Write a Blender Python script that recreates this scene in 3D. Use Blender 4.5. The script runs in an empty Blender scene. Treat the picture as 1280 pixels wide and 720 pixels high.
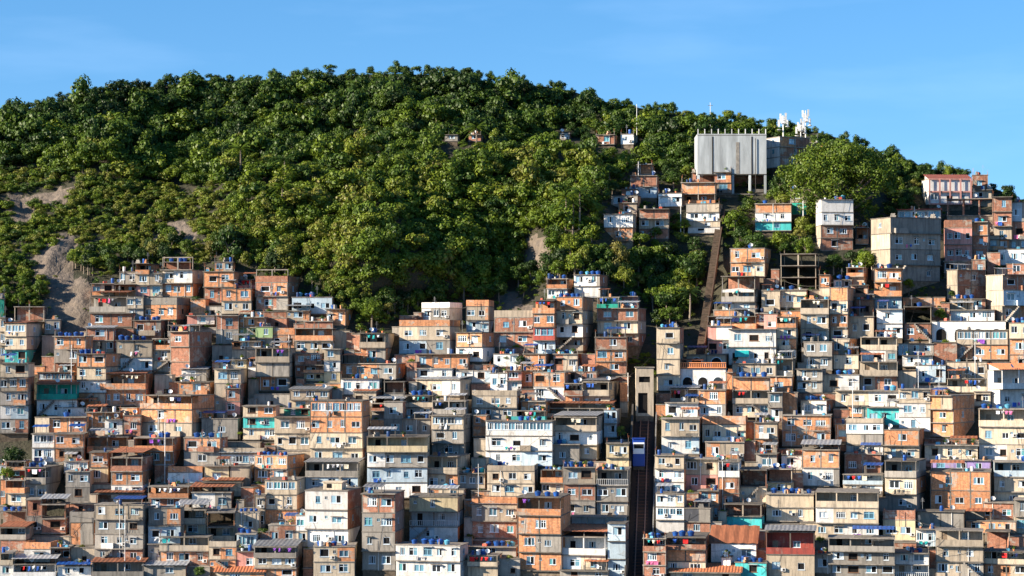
import bpy, math, random
import numpy as np
from mathutils import Vector, noise
R = math.radians
random.seed(7)
rng = np.random.default_rng(11)
scene = bpy.context.scene
COL = scene.collection

# ------------------------------------------------------------------ camera model (1280 x 720 photograph)
F = 2772.0
PITCH = math.atan(70 / F)
CAMZ = 64.0
SUN_AZ, SUN_EL = 71.0, 21.0          # degrees left of the viewing axis, behind the camera

def P(px, py, D):
    x = (px - 640) / F; y = -(py - 360) / F
    dx, dy, dz = x, math.cos(PITCH) - y * math.sin(PITCH), math.sin(PITCH) + y * math.cos(PITCH)
    t = D / dy
    return Vector((dx * t, D, CAMZ + dz * t))

CREST = [(-500, 264), (-200, 194), (0, 138), (60, 128), (120, 113), (180, 106), (240, 100), (330, 97), (420, 92), (500, 88), (560, 93), (610, 99), (680, 108),
         (720, 115), (770, 128), (820, 134), (870, 142), (940, 150), (1000, 160), (1050, 174), (1100, 190), (1150, 206), (1200, 219), (1240, 231), (1280, 246), (1500, 316), (1800, 400)]
def interp(tab, x):
    if x <= tab[0][0]: return tab[0][1]
    for (a, b), (c, d) in zip(tab, tab[1:]):
        if x <= c: return b + (d - b) * (x - a) / (c - a)
    return tab[-1][1]
def crest(px): return interp(CREST, px)

BUMPS = [(330, 250, 90, 60, -9), (470, 300, 60, 60, -10), (560, 200, 120, 50, -7), (640, 330, 45, 45, 9), (840, 360, 70, 50, 8), (250, 170, 80, 40, 7),
         (730, 260, 60, 50, -7), (1040, 230, 60, 50, -6), (540, 370, 70, 25, 7), (120, 200, 60, 50, -6), (400, 170, 70, 40, 5), (690, 150, 70, 30, 5)]
def depth(px, py):
    d = 440 + (350 - py) * (0.20 if py > 350 else 0.33)
    for bx, by, sx, sy, a in BUMPS:
        q = ((px - bx) / sx) ** 2 + ((py - by) / sy) ** 2
        if q < 9: d += 1.6 * a * math.exp(-q)
    return d
def G(px, py, drop=0.0):
    v = P(px, py, depth(px, py)); v.z -= drop
    return v

# ------------------------------------------------------------------ materials
MATS = {}
def newmat(name, build):
    if name in MATS: return MATS[name]
    m = bpy.data.materials.new(name); m.use_nodes = True
    nt = m.node_tree; bs = nt.nodes['Principled BSDF']
    build(nt, bs); MATS[name] = m
    return m
def N(nt, t, **kw):
    n = nt.nodes.new(t)
    for k, v in kw.items():
        if hasattr(n, k): setattr(n, k, v)
        else: n.inputs[k].default_value = v
    return n
def L(nt, a, b): nt.links.new(a, b)
def mixc(nt, fac, a, b, mode='MIX'):
    n = nt.nodes.new('ShaderNodeMix'); n.data_type = 'RGBA'; n.blend_type = mode
    for sock, v in ((0, fac), (6, a), (7, b)):
        if hasattr(v, 'node'): L(nt, v, n.inputs[sock])
        else: n.inputs[sock].default_value = v if sock == 0 else (*v, 1)
    return n.outputs[2]
def ramp(nt, src, lo, hi, a=0.0, b=1.0):
    n = nt.nodes.new('ShaderNodeMapRange'); n.inputs[1].default_value = lo; n.inputs[2].default_value = hi
    n.inputs[3].default_value = a; n.inputs[4].default_value = b
    L(nt, src, n.inputs[0]); return n.outputs[0]
def pos_noise(nt, sc, detail=3, rough=.6, off=0):
    g = N(nt, 'ShaderNodeNewGeometry'); mp = N(nt, 'ShaderNodeMapping')
    L(nt, g.outputs['Position'], mp.inputs[0]); mp.inputs['Scale'].default_value = sc; mp.inputs['Location'].default_value = (off, off * .7, off * 1.3)
    n = N(nt, 'ShaderNodeTexNoise'); n.inputs['Scale'].default_value = 1; n.inputs['Detail'].default_value = detail; n.inputs['Roughness'].default_value = rough
    L(nt, mp.outputs[0], n.inputs['Vector']); return n.outputs[0]

WALLC = {'o': (.62, .265, .115), 'b': (.36, .150, .085), 'w': (.74, .72, .68), 'g': (.31, .285, .25), 'c': (.60, .50, .37), 'k': (.43, .36, .275),
         'y': (.62, .51, .32), 't': (.07, .50, .50), 'e': (.03, .36, .27), 'p': (.62, .30, .25), 'l': (.48, .59, .66), 'v': (.42, .33, .66),
         'r': (.42, .09, .07), 'd': (.09, .095, .11), 'n': (.38, .52, .24)}
WORD = {'o': 'orange brick', 'b': 'dark brick', 'w': 'white', 'g': 'grey', 'c': 'cream', 'k': 'tan concrete', 'y': 'pale yellow', 't': 'turquoise', 'e': 'green',
        'p': 'pink', 'l': 'light blue', 'v': 'lilac', 'r': 'red', 'd': 'black', 'n': 'lime green'}
def wallmat(c):
    def b(nt, bs):
        base = WALLC[c]
        oi = N(nt, 'ShaderNodeObjectInfo')
        if c in 'ob':
            tc = N(nt, 'ShaderNodeTexCoord'); sx = N(nt, 'ShaderNodeSeparateXYZ'); L(nt, tc.outputs['Object'], sx.inputs[0])
            ad = N(nt, 'ShaderNodeMath', operation='ADD'); L(nt, sx.outputs[0], ad.inputs[0]); L(nt, sx.outputs[1], ad.inputs[1])
            cx = N(nt, 'ShaderNodeCombineXYZ'); L(nt, ad.outputs[0], cx.inputs[0]); L(nt, sx.outputs[2], cx.inputs[1])
            bt = N(nt, 'ShaderNodeTexBrick'); L(nt, cx.outputs[0], bt.inputs['Vector'])
            bt.inputs['Color1'].default_value = (*[v * 1.2 for v in base], 1); bt.inputs['Color2'].default_value = (*[v * .72 for v in base], 1)
            bt.inputs['Mortar'].default_value = (*[.5 * v + .13 for v in base], 1)
            bt.inputs['Scale'].default_value = 1; bt.inputs['Brick Width'].default_value = .34; bt.inputs['Row Height'].default_value = .24
            bt.inputs['Mortar Size'].default_value = .02
            col = bt.outputs['Color']
            pn = ramp(nt, pos_noise(nt, (.35, .35, .5), 5, .7, 3), .54, .60)
            pf = N(nt, 'ShaderNodeMath', operation='MULTIPLY'); L(nt, pn, pf.inputs[0]); pf.inputs[1].default_value = .9
            col = mixc(nt, pf.outputs[0], col, (.40, .35, .29))
        else:
            big = ramp(nt, pos_noise(nt, (.5, .5, .5), 4, .6, 5), .3, .7)
            col = mixc(nt, big, [min(1, v * 1.06) for v in base], [v * .80 for v in base])
            pn = ramp(nt, pos_noise(nt, (.6, .6, .6), 6, .75, 9), .56, .66, 0, .6)
            col = mixc(nt, pn, col, (.36, .33, .28))
        # weather streaks running down from the slabs
        st = ramp(nt, pos_noise(nt, (2.2, 2.2, .28), 3, .6, 1), .46, .74, 0, .82 if c not in 'wl' else .5)
        col = mixc(nt, st, col, [v * .30 + .03 for v in base])
        gr = ramp(nt, pos_noise(nt, (7, 7, 5), 2, .6, 2), .3, .75, .88, 1.08)
        rv = ramp(nt, oi.outputs['Random'], 0, 1, .74, 1.2)
        mu = N(nt, 'ShaderNodeMath', operation='MULTIPLY'); L(nt, gr, mu.inputs[0]); L(nt, rv, mu.inputs[1])
        vm = N(nt, 'ShaderNodeVectorMath', operation='SCALE'); L(nt, col, vm.inputs[0]); L(nt, mu.outputs[0], vm.inputs['Scale'])
        L(nt, vm.outputs[0], bs.inputs['Base Color']); bs.inputs['Roughness'].default_value = .92
        bs.inputs['Specular IOR Level'].default_value = .2
    return newmat('wall_' + WORD[c].replace(' ', '_'), b)
def flat(name, col, rough=.7, metal=0, var=.25, spec=.4, scale=(1.5, 1.5, 1.5), emis=None):
    def b(nt, bs):
        n = ramp(nt, pos_noise(nt, scale, 4, .65, len(name)), .3, .7)
        c = mixc(nt, n, [min(1, v * (1 + var * .5)) for v in col], [v * (1 - var) for v in col])
        oi = N(nt, 'ShaderNodeObjectInfo'); rv = ramp(nt, oi.outputs['Random'], 0, 1, 1 - var, 1 + var * .6)
        vm = N(nt, 'ShaderNodeVectorMath', operation='SCALE'); L(nt, c, vm.inputs[0]); L(nt, rv, vm.inputs['Scale'])
        L(nt, vm.outputs[0], bs.inputs['Base Color']); bs.inputs['Roughness'].default_value = rough; bs.inputs['Metallic'].default_value = metal
        bs.inputs['Specular IOR Level'].default_value = spec
    return newmat(name, b)
CONC = flat('raw_concrete', (.235, .21, .18), .95, var=.5, spec=.2, scale=(1.2, 1.2, .5))
FOUND = flat('stained_foundation', (.17, .135, .10), .95, var=.55, spec=.1)
WFRAME = flat('white_frame', (.66, .74, .80), .5)
BFRAME = flat('blue_frame', (.22, .42, .55), .5)
WOODF = flat('brown_wood', (.20, .10, .055), .7)
DARK = flat('dark_interior', (.018, .017, .017), .9, var=.3, spec=.1)  # near-black sheets paint the unlit depth behind openings
DOORM = flat('painted_door', (.30, .22, .15), .6, var=.5)
METAL = flat('grey_sheet', (.36, .37, .38), .55, metal=.3, var=.5)
RUST = flat('rusty_sheet', (.34, .12, .055), .8, var=.45, scale=(2.5, .4, .4))
TILE = flat('clay_tile', (.62, .21, .09), .85, var=.35, scale=(3, 1, 1))
REDE = flat('red_edge', (.55, .10, .06), .7)
PIPE = flat('white_pipe', (.7, .7, .68), .5)
BLUE = flat('blue_plastic', (.012, .075, .30), .42, var=.4)
LBLUE = flat('faded_blue_plastic', (.10, .36, .52), .45, var=.3)
TEALP = flat('teal_plastic', (.02, .42, .42), .45)
DLID = flat('dark_blue_lid', (.012, .05, .16), .5)
ORANGE = flat('orange_rail', (.62, .24, .10), .8)
IRON = flat('dark_iron', (.05, .045, .04), .6, metal=.4)
BARK = flat('bark', (.22, .18, .14), .95, var=.4, spec=.1, scale=(3, 3, .6))
def glassb(nt, bs):
    oi = N(nt, 'ShaderNodeObjectInfo')
    cr = nt.nodes.new('ShaderNodeValToRGB'); L(nt, oi.outputs['Random'], cr.inputs[0]); e = cr.color_ramp
    e.interpolation = 'CONSTANT'; e.elements[0].color = (.05, .12, .17, 1); e.elements[1].position = .3; e.elements[1].color = (.12, .26, .34, 1)
    for p, c in ((.5, (.22, .36, .45)), (.66, (.50, .57, .60)), (.76, (.02, .025, .03)), (.93, (.10, .30, .32))):
        q = e.elements.new(p); q.color = (*c, 1)
    L(nt, cr.outputs[0], bs.inputs['Base Color']); bs.inputs['Roughness'].default_value = .12; bs.inputs['Specular IOR Level'].default_value = .8
GLASS = newmat('window_glass', glassb)

def leafmat(name, obj_random):
    def b(nt, bs):
        if obj_random:
            oi = N(nt, 'ShaderNodeObjectInfo'); src = oi.outputs['Random']
        else:
            at = N(nt, 'ShaderNodeAttribute'); at.attribute_name = 'tint'; src = at.outputs['Fac']
        cr = nt.nodes.new('ShaderNodeValToRGB'); L(nt, src, cr.inputs[0]); e = cr.color_ramp
        e.elements[0].color = (.022, .045, .010, 1); e.elements[1].color = (.19, .175, .04, 1)
        for p, c in ((.25, (.042, .086, .014)), (.5, (.078, .135, .014)), (.72, (.128, .188, .015)), (.86, (.175, .23, .018))):
            q = e.elements.new(p); q.color = (*c, 1)
        g = ramp(nt, pos_noise(nt, (.9, .9, .9), 3, .7, 4), .3, .7, .45, 1.12)
        vm = N(nt, 'ShaderNodeVectorMath', operation='SCALE'); L(nt, cr.outputs[0], vm.inputs[0]); L(nt, g, vm.inputs['Scale'])
        nt.nodes.remove(bs)
        d = N(nt, 'ShaderNodeBsdfDiffuse'); t = N(nt, 'ShaderNodeBsdfTranslucent'); gl = N(nt, 'ShaderNodeBsdfGlossy'); gl.inputs['Roughness'].default_value = .5
        gl.inputs['Color'].default_value = (.6, .6, .6, 1)
        m1 = N(nt, 'ShaderNodeMixShader'); m1.inputs[0].default_value = .16; m2 = N(nt, 'ShaderNodeMixShader'); m2.inputs[0].default_value = .03
        L(nt, vm.outputs[0], d.inputs[0]); L(nt, vm.outputs[0], t.inputs[0])
        L(nt, d.outputs[0], m1.inputs[1]); L(nt, t.outputs[0], m1.inputs[2]); L(nt, m1.outputs[0], m2.inputs[1]); L(nt, gl.outputs[0], m2.inputs[2])
        L(nt, m2.outputs[0], nt.nodes['Material Output'].inputs[0])
    return newmat(name, b)
LEAF = leafmat('leaves', True); LEAFS = leafmat('forest_leaves', False)

# ------------------------------------------------------------------ mesh builder
class MB:
    def __init__(s): s.v = []; s.f = []; s.m = []; s.mats = []
    def mi(s, mat):
        if mat not in s.mats: s.mats.append(mat)
        return s.mats.index(mat)
    def quad(s, a, b, c, d, mat):
        i = len(s.v); s.v += [a, b, c, d]; s.f.append((i, i + 1, i + 2, i + 3)); s.m.append(s.mi(mat))
    def poly(s, pts, mat):
        i = len(s.v); s.v += pts; s.f.append(tuple(range(i, i + len(pts)))); s.m.append(s.mi(mat))
    def box(s, x0, x1, y0, y1, z0, z1, mat):
        i = len(s.v); k = s.mi(mat)
        s.v += [(x0, y0, z0), (x1, y0, z0), (x1, y1, z0), (x0, y1, z0), (x0, y0, z1), (x1, y0, z1), (x1, y1, z1), (x0, y1, z1)]
        for q in ((0, 1, 5, 4), (1, 2, 6, 5), (2, 3, 7, 6), (3, 0, 4, 7), (4, 5, 6, 7), (3, 2, 1, 0)):
            s.f.append(tuple(i + a for a in q)); s.m.append(k)
    def tube(s, p, q, r0, r1, mat, n=6):
        p, q = Vector(p), Vector(q); d = (q - p).normalized(); a = d.orthogonal().normalized(); b = d.cross(a); i = len(s.v); k = s.mi(mat)
        for c, r in ((p, r0), (q, r1)):
            for j in range(n):
                t = 2 * math.pi * j / n; s.v.append(tuple(c + a * r * math.cos(t) + b * r * math.sin(t)))
        for j in range(n):
            s.f.append((i + j, i + (j + 1) % n, i + n + (j + 1) % n, i + n + j)); s.m.append(k)
        s.f.append(tuple(i + n + j for j in range(n))); s.m.append(k)
        s.f.append(tuple(i + n - 1 - j for j in range(n))); s.m.append(k)
    def lathe(s, prof, mat, n=12, c=(0, 0, 0)):
        i = len(s.v); k = s.mi(mat)
        for r, z in prof:
            for j in range(n):
                t = 2 * math.pi * j / n; s.v.append((c[0] + r * math.cos(t), c[1] + r * math.sin(t), c[2] + z))
        for a in range(len(prof) - 1):
            for j in range(n):
                s.f.append((i + a * n + j, i + a * n + (j + 1) % n, i + (a + 1) * n + (j + 1) % n, i + (a + 1) * n + j)); s.m.append(k)
        s.f.append(tuple(i + (len(prof) - 1) * n + j for j in range(n))); s.m.append(k)
    def face(s, org, u, inn, w, h, holes, mat, rev=.2, split=None, mat2=None):
        """a wall face spanned by u (horizontal) and z, with rectangular openings and reveals going along inn"""
        xs = sorted({0, w, *[q for hh in holes for q in hh[:2]], *([split] if split else [])}); zs = sorted({0, h, *[q for hh in holes for q in hh[2:]]})
        def pt(x, z, d=0): return (org[0] + u[0] * x + inn[0] * d, org[1] + u[1] * x + inn[1] * d, org[2] + z)
        for xa, xb in zip(xs, xs[1:]):
            for za, zb in zip(zs, zs[1:]):
                cx, cz = (xa + xb) / 2, (za + zb) / 2
                if any(a < cx < b and c < cz < d for a, b, c, d in holes): continue
                s.quad(pt(xa, za), pt(xb, za), pt(xb, zb), pt(xa, zb), mat2 if split and cx > split else mat)
        for a, b, c, d in holes:
            s.quad(pt(a, c), pt(b, c), pt(b, c, rev), pt(a, c, rev), mat); s.quad(pt(a, d, rev), pt(b, d, rev), pt(b, d), pt(a, d), mat)
            s.quad(pt(a, c), pt(a, c, rev), pt(a, d, rev), pt(a, d), mat); s.quad(pt(b, c, rev), pt(b, c), pt(b, d), pt(b, d, rev), mat)
    def mesh(s, name):
        me = bpy.data.meshes.new(name); me.from_pydata(s.v, [], s.f)
        for m in s.mats: me.materials.append(m)
        me.polygons.foreach_set('material_index', s.m); me.update(); return me
    def obj(s, name, parent=None): return link(name, s.mesh(name), parent)
def link(name, data, parent=None):
    o = bpy.data.objects.new(name, data); COL.objects.link(o)
    if parent is not None: o.parent = parent
    return o
def thing(name, cat, loc, rz=0, label=None, group=None):
    o = bpy.data.objects.new(name, None); COL.objects.link(o); o.location = loc; o.rotation_euler.z = rz
    o.empty_display_size = .5; o['category'] = cat
    if label: o['label'] = label
    if group: o['group'] = group
    return o
def tag(o, label, cat, group=None):
    o['label'] = label; o['category'] = cat
    if group: o['group'] = group
    return o

# ------------------------------------------------------------------ place words used in the labels
def zone(px):
    for lim, w in ((50, 'left edge'), (100, 'far left'), (155, 'left part'), (210, 'left side'), (265, 'middle of left half'), (320, 'mid left'), (372, 'left of white block'), (425, 'near tall white block'), (480, 'right of white block'),
                   (540, 'left of centre'), (600, 'near centre'), (660, 'picture centre'), (725, 'just right of centre'), (790, 'left of railway'), (860, 'right of railway'), (915, 'below the ramp'), (965, 'below the reservoir'), (1020, 'middle of right half'),
                   (1065, 'mid right'), (1110, 'right part'), (1155, 'right side'), (1205, 'far right'), (1250, 'well over right'), (2000, 'right edge')):
        if px < lim: return w
def row(py):
    for lim, w in ((305, 'forest edge'), (395, 'top rows'), (440, 'upper rows'), (480, 'upper middle'), (525, 'middle'), (575, 'lower middle'),
                   (625, 'lower rows'), (672, 'second row up'), (2000, 'bottom row')):
        if py < lim: return w
NUM = ['no', 'one', 'two', 'three', 'four', 'five', 'six', 'seven']
ORD = ['leftmost', 'second', 'third', 'fourth', 'fifth', 'sixth', 'seventh', 'eighth', 'ninth', 'tenth', 'eleventh', 'twelfth'] + [f'{n}th' for n in range(13, 40)]
LAB = []                                   # (object, px, py, [increasingly precise labels])
def want(o, px, py, cands): LAB.append((o, px, py, cands))
def fit(*c):
    for q in c:
        if len(q.split()) <= 13: return q
    return c[-1]
def settle():
    pend = list(LAB); used = set(); k = 0
    while pend and k < 6:
        d = {}
        for it in pend: d.setdefault(it[3][min(k, len(it[3]) - 1)], []).append(it)
        nxt = []
        for lab, its in d.items():
            if len(its) == 1 and lab not in used: its[0][0]['label'] = lab; used.add(lab)
            else: nxt += its
        pend = nxt; k += 1
    d = {}
    for it in pend: d.setdefault(it[3][-1], []).append(it)
    for lab, its in d.items():
        its.sort(key=lambda q: q[1])
        if len(its) == 1: its[0][0]['label'] = 'the other ' + lab; continue
        if len(its) == 2 and abs(its[0][2] - its[1][2]) > abs(its[0][1] - its[1][1]):
            its.sort(key=lambda q: q[2]); its[0][0]['label'] = 'upper ' + lab; its[1][0]['label'] = 'lower ' + lab; continue
        for i, it in enumerate(its):
            w = ('left ' if i == 0 else 'right ') if len(its) == 2 else (ORD[i] + ' ') if i == 0 else ORD[i] + ' from left, '
            it[0]['label'] = w + lab

# ------------------------------------------------------------------ shared window meshes (unit size, scaled per opening)
def win_protos():
    out = []
    def fr(mat, mull, cross=None, sill=True, fw=.06):
        m = MB(); d0, d1 = .04, .12
        m.box(-.5, .5, d0, d1, 0, fw, mat); m.box(-.5, .5, d0, d1, 1 - fw, 1, mat)
        m.box(-.5, -.5 + fw, d0, d1, fw, 1 - fw, mat); m.box(.5 - fw, .5, d0, d1, fw, 1 - fw, mat)
        for x in mull: m.box(x - .035, x + .035, d0 + .01, d1 - .01, fw, 1 - fw, mat)
        if cross: m.box(-.5 + fw, .5 - fw, d0 + .015, d1 - .015, cross - .03, cross + .03, mat)
        if sill: m.box(-.56, .56, -.08, .039, -.07, 0, mat)
        return m.mesh('window')
    def pane(parts):
        m = MB()
        for a, b, mat, y in parts: m.box(a, b, y, y + .02, 0.02, .98, mat)
        return m.mesh('pane')
    G2 = [(-.49, .49, GLASS, .13)]
    HO = [(-.49, 0, GLASS, .08), (0, .49, DARK, .17)]
    HO2 = [(-.49, .0, DARK, .17), (0, .49, GLASS, .08)]
    MO = [(-.49, -.17, GLASS, .10), (-.17, .17, DARK, .17), (.17, .49, GLASS, .10)]
    OP = [(-.49, .49, DARK, .17)]
    out.append((fr(WFRAME, [0]), pane(G2))); out.append((fr(WFRAME, [0]), pane(HO))); out.append((fr(WFRAME, [0], .7), pane(HO2)))
    out.append((fr(WFRAME, [-.17, .17]), pane(MO))); out.append((fr(BFRAME, [0], .72), pane(G2))); out.append((fr(WOODF, []), pane(OP)))
    out.append((fr(WFRAME, [-.25, 0, .25], .72), pane(HO))); out.append((fr(WFRAME, []), pane(OP)))
    return out
WP = win_protos()
def put_window(par, x, y, z, w, h, kind=None, rz=0):
    k = random.choices(range(8), (4, 6, 6, 4, 3, 3, 2, 2))[0] if kind is None else kind
    fm, pm = WP[k]
    o = link('window', fm, par); o.location = (x, y, z); o.scale = (w, 1, h); o.rotation_euler.z = rz
    c = link('pane', pm, o); return o
def arch_mesh(mat, w, h, y0, y1, ring=None):
    m = MB(); pts = [(-w / 2, 0), (w / 2, 0)] + [(w / 2 * math.cos(t), h - w / 2 + w / 2 * math.sin(t)) for t in [math.pi * i / 10 for i in range(11)]]
    f = [(a, y0, b) for a, b in pts]; bk = [(a, y1, b) for a, b in pts]; n = len(pts)
    m.poly(f, mat); m.poly(bk[::-1], mat)
    for i in range(n): m.quad(f[i], bk[i], bk[(i + 1) % n], f[(i + 1) % n], mat)
    return m

DISH = None
def dish_mesh():
    global DISH
    if DISH is None:
        m = MB(); m.tube((0, 0, 0), (0, 0, .45), .03, .03, METAL, 5); i = len(m.v)
        c = Vector((0, -.05, .6)); ax = Vector((.35, -.75, .55)).normalized(); a = ax.orthogonal().normalized(); b = ax.cross(a); k = m.mi(PIPE)
        rings = [(0.02, 0), (.25, .04), (.42, .13)]
        for r, h in rings:
            for j in range(10):
                t = 2 * math.pi * j / 10; m.v.append(tuple(c + ax * h + (a * math.cos(t) + b * math.sin(t)) * r))
        for q in range(2):
            for j in range(10):
                m.f.append((i + q * 10 + j, i + q * 10 + (j + 1) % 10, i + (q + 1) * 10 + (j + 1) % 10, i + (q + 1) * 10 + j)); m.m.append(k)
        m.tube(c, c + ax * .4, .015, .015, METAL, 4)
        DISH = m.mesh('satellite_dish')
    return DISH
AC = None
def ac_mesh():
    global AC
    if AC is None:
        m = MB(); m.box(-.38, .38, -.34, -.02, 0, .5, PIPE); m.box(-.1, .3, -.345, -.341, .06, .44, IRON); m.box(-.36, -.3, -.3, 0, -.08, -.001, IRON); m.box(.3, .36, -.3, 0, -.08, -.001, IRON)
        AC = m.mesh('air_conditioner')
    return AC

# water tanks
def tank_protos():
    out = []
    for body, lid in ((BLUE, BLUE), (BLUE, DLID), (LBLUE, LBLUE), (TEALP, TEALP)):
        b = MB(); b.lathe([(.42, 0), (.56, .58), (.60, .60), (.60, .66), (.55, .67)], body, 14)
        l = MB(); l.lathe([(.56, .672), (.56, .70), (.42, .80), (.16, .87), (.15, .92), (.01, .93)], lid, 14)
        out.append((b.mesh('water_tank'), l.mesh('lid')))
    return out
TP = tank_protos()
TANKS = []

# clothes
CLOTHC = [('white', (.8, .8, .8)), ('red', (.62, .03, .03)), ('pink', (.62, .16, .32)), ('blue', (.04, .12, .45)), ('purple', (.25, .08, .42)), ('navy', (.02, .03, .10)),
          ('teal', (.03, .35, .36)), ('grey', (.3, .3, .32)), ('cream', (.72, .66, .5)), ('black', (.02, .02, .02))]
CM = {}
def cloth(ci, si):
    if (ci, si) in CM: return CM[ci, si]
    nm, c = CLOTHC[ci]; mat = flat('cloth_' + nm, c, .9, var=.15, spec=.1); m = MB()
    if si == 0: outl = [(-.3, 0), (.3, 0), (.42, -.25), (.30, -.32), (.24, -.2), (.24, -.75), (-.24, -.75), (-.24, -.2), (-.30, -.32), (-.42, -.25)]
    elif si == 1: outl = [(-.5, 0), (.5, 0), (.48, -.9), (.1, -.94), (-.5, -.88)]
    else: outl = [(-.22, 0), (.22, 0), (.26, -.95), (.06, -.95), (0, -.3), (-.06, -.95), (-.26, -.95)]
    n = len(outl); f = [(a, -.012 - .05 * math.sin(a * 9 + b * 4), b) for a, b in outl]; bk = [(a, y + .024, b) for a, y, b in f]
    m.poly(f, mat); m.poly(bk[::-1], mat)
    for i in range(n): m.quad(f[i], bk[i], bk[(i + 1) % n], f[(i + 1) % n], mat)
    CM[ci, si] = m.mesh('garment'); return CM[ci, si]
LINES = []
def clothesline(house, lx0, lx1, y, z, px, py, phrase, pal=None):
    """hangs in front of the house, in its own frame but a top-level thing"""
    mw = Vector(house.location); a = house.rotation_euler.z
    def W(x, yy, zz): return Vector((mw.x + x * math.cos(a) - yy * math.sin(a), mw.y + x * math.sin(a) + yy * math.cos(a), mw.z + zz))
    w = lx1 - lx0
    o = thing('clothesline', 'laundry', W((lx0 + lx1) / 2, y, z), a, group='lines of washing hung on the houses')
    r = MB(); r.tube((-w / 2, 0, 0), (w / 2, 0, 0), .012, .012, PIPE, 4); r.obj('rope', o)
    pal = pal or random.sample(range(len(CLOTHC)), 3)
    x = -w / 2 + .4; cols = []
    while x < w / 2 - .3:
        ci = random.choice(pal); si = random.choice((0, 0, 1, 2)); g = link('garment', cloth(ci, si), o); s = random.uniform(.55, .9)
        g.location = (x, 0, .0); g.scale = (s, 1, s); cols.append(CLOTHC[ci][0]); x += random.uniform(.65, 1.0)
    if not cols: cols = [CLOTHC[pal[0]][0]]; link('garment', cloth(pal[0], 1), o)
    cs = []; [cs.append(c) for c in cols if c not in cs]
    ct = ' and '.join(cs[:2])
    want(o, px, py, [f'{ct} washing, {phrase}', f'{" ".join(cs[:3])} washing, {phrase}'])
    return o

# small things standing on roofs
def clutter():
    r = random.Random(5)
    def pot(cn):
        m = MB(); m.lathe([(.16, 0), (.24, .35), (.22, .36)], TILE if cn else PIPE, 8)
        for i in range(34):
            d = Vector((r.gauss(0, 1), r.gauss(0, 1), abs(r.gauss(0, 1)) + .2)).normalized(); c = Vector((0, 0, .4)) + d * r.uniform(.15, .6); a = d.orthogonal() * .13; b = d.cross(a)
            m.quad(tuple(c - a), tuple(c - b * .6), tuple(c + a), tuple(c + b * .6), LEAF)
        return m.mesh('potted_plant')
    def bricks(mat):
        m = MB()
        for k in range(4):
            for i in range(4 - k // 2):
                x = -.5 + i * .26 + k * .05; m.box(x, x + .24, -.2 + .02 * k, .22 - .03 * i, k * .18, k * .18 + .16, mat)
        return m.mesh('brick_pile')
    def drum(mat):
        m = MB(); m.lathe([(.27, 0), (.29, .3), (.29, .32), (.27, .34), (.29, .6), (.27, .85), (.2, .86)], mat, 10); return m.mesh('plastic_drum')
    def box(mat):
        m = MB(); m.box(-.35, .35, -.25, .25, 0, .05, mat)
        for a in (-.35, .31): m.box(a, a + .04, -.25, .25, .051, .4, mat)
        for a in (-.25, .21): m.box(-.309, .309, a, a + .04, .051, .4, mat)
        m.box(-.2, .22, -.15, .18, .052, .5, CONC); return m.mesh('crate')
    return [([pot(0), pot(1)], 'potted_plant', 'plant', ['white potted plant', 'clay potted plant']), ([bricks(wallmat('o')), bricks(wallmat('g'))], 'brick_pile', 'bricks', ['pile of orange bricks', 'pile of grey blocks']),
            ([drum(BLUE), drum(DLID), drum(PIPE)], 'plastic_drum', 'drum', ['blue drum', 'navy drum', 'white drum']), ([box(REDE), box(LBLUE)], 'crate', 'crate', ['red crate', 'light blue crate'])]
CLUT = clutter()
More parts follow.
